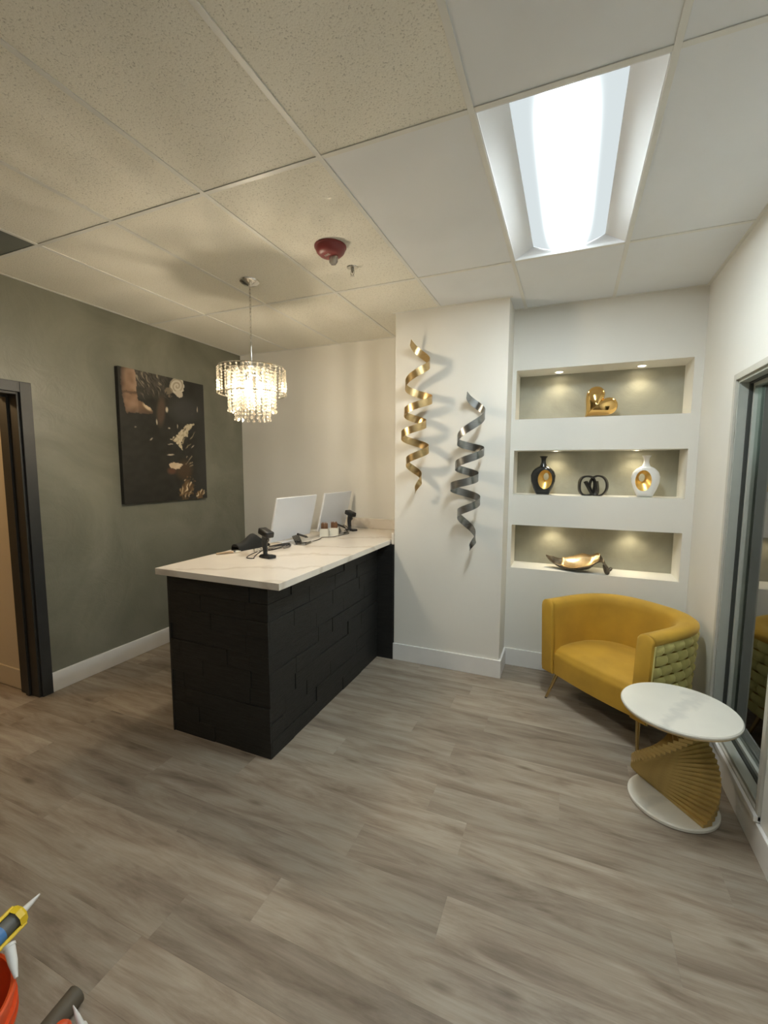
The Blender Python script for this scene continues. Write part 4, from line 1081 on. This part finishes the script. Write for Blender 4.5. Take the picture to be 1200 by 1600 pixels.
# caulking gun lying across the bucket rim
def ray_to(u, v, z):            # point at height z behind a measured picture point
    d = _f2 + _r3 * ((u - 600) / F_PX) - _u3 * ((v - 800) / F_PX); k = (z - CAM_Z) / d.z
    return Vector((k * d.x, k * d.y, z))
B_ = ray_to(62, 1397, 0.407); A_ = ray_to(-98, 1560, 0.407); A_ = B_ + (A_ - B_).normalized() * 0.44
gn = thing('caulking_gun', 'yellow caulking gun with a grey and blue tube and pale nozzle, lying across the bucket', 'caulking gun', A_)
ax = (B_ - A_); LN = ax.length; ax.normalize()
vw = (B_ - Vector((0, 0, CAM_Z))).normalized(); xx_ = ax.cross(vw).normalized(); yy_ = ax.cross(xx_).normalized()
qrot = Matrix((xx_, yy_, ax)).transposed().to_4x4()
def place(bm): bmesh.ops.transform(bm, matrix=qrot, verts=bm.verts); return bm
e0 = LN - 0.055
cg = obj('cartridge', place(lathe([(0.0, 0.10), (0.023, 0.10), (0.0235, e0 - 0.02), (0.0, e0 - 0.018)], 24)), 'label_grey', gn)
obj('label_band', place(lathe([(0.0238, e0 - 0.085), (0.0243, e0 - 0.085), (0.0243, e0 - 0.06), (0.0238, e0 - 0.06)], 24, cap=False)), 'label_blue', cg)
obj('nozzle', place(lathe([(0.0, e0 - 0.018), (0.012, e0 - 0.016), (0.0085, e0 + 0.012), (0.0065, e0 + 0.03), (0.0025, LN), (0.0, LN)], 16)), 'plastic_white', gn)
bm = bmesh.new()
for s_ in (-1, 1): add_box(bm, s_ * 0.027 - 0.005, -0.018, 0.10, s_ * 0.027 + 0.005, 0.018, e0 - 0.012, 0.003)
obj('side_rail', place(bm), 'gun_yellow', gn, smooth=False)
obj('front_collar', place(lathe([(0.013, e0 - 0.016), (0.032, e0 - 0.028), (0.033, e0 - 0.012), (0.027, e0 - 0.004), (0.013, e0 - 0.002), (0.013, e0 - 0.016)], 10, cap=False)), 'gun_yellow', gn, ang=20)
obj('rear_plate', place(lathe([(0.0, 0.10), (0.032, 0.10), (0.032, 0.106), (0.0, 0.106)], 16)), 'gun_yellow', gn)
obj('push_rod', place(tube([(0, 0, 0.0), (0, 0, 0.10)], 0.004, 6)), 'chrome', gn)
obj('handle', place(tube(smooth_pts([(-0.01, 0.0, 0.10), (-0.05, 0.0, 0.075), (-0.10, 0.0, 0.055)], 4), 0.011, 8)), 'gun_yellow', gn)
# white nozzle tube hanging over the rim
A_, B_ = ray_to(15, 1480, 0.415), ray_to(25.5, 1528, 0.376)
wt = thing('white_spout', 'white plastic spout between the yellow gun and the bucket rim', 'spout', A_)
d_ = B_ - A_; obj('cone', tube([(0, 0, 0), d_ * 0.5, d_], [0.012, 0.010, 0.004], 14), 'plastic_white', wt)
obj('collar', tube([-d_ * 0.08, d_ * 0.02], 0.0135, 14), 'plastic_white', wt)
# dark tube in place of a floor shadow, orange bottle in front
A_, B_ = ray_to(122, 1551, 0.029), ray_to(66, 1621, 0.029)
tb2 = thing('shadow_tube', 'dark brown tube standing in for a shadow on the floor beside the bucket', 'tube', A_)
d_ = B_ - A_; obj('body', tube([(0, 0, 0), d_ * 0.04, d_], [0.02, 0.029, 0.029], 18), 'shadow_brown', tb2)
pj = ray_to(95, 1607, 0.09)
ob = thing('orange_jar', 'small domed orange jar at the bottom left edge, beside the white glue tube', 'jar', (pj.x, pj.y, 0.0))
obj('body', lathe([(0.0, 0.0), (0.024, 0.0), (0.026, 0.006), (0.026, 0.06)], 24, cap=False), 'bucket_orange', ob)
obj('lid', lathe([(0.0268, 0.056), (0.0268, 0.07), (0.0245, 0.086), (0.016, 0.098), (0.0, 0.103)], 24), 'bucket_orange', ob)
pj = ray_to(128, 1604, 0.11)
gt = thing('glue_tube', 'white glue tube with a pointed nozzle and yellow collar at the bottom edge', 'tube', (pj.x, pj.y, 0.0))
tip = ray_to(114, 1571, 0.135) - Vector((pj.x, pj.y, 0.0))
obj('body', lathe([(0.0, 0.0), (0.014, 0.0), (0.015, 0.004), (0.015, 0.10), (0.012, 0.112), (0.0, 0.114)], 18), 'plastic_white', gt)
obj('collar', lathe([(0.0152, 0.07), (0.021, 0.072), (0.021, 0.088), (0.0152, 0.09)], 18, cap=False), 'gun_yellow', gt)
obj('nozzle', tube([(-0.004, 0.002, 0.108), Vector((-0.004, 0.002, 0.108)).lerp(tip, 0.5), tip], [0.008, 0.006, 0.0015], 12), 'plastic_white', gt)
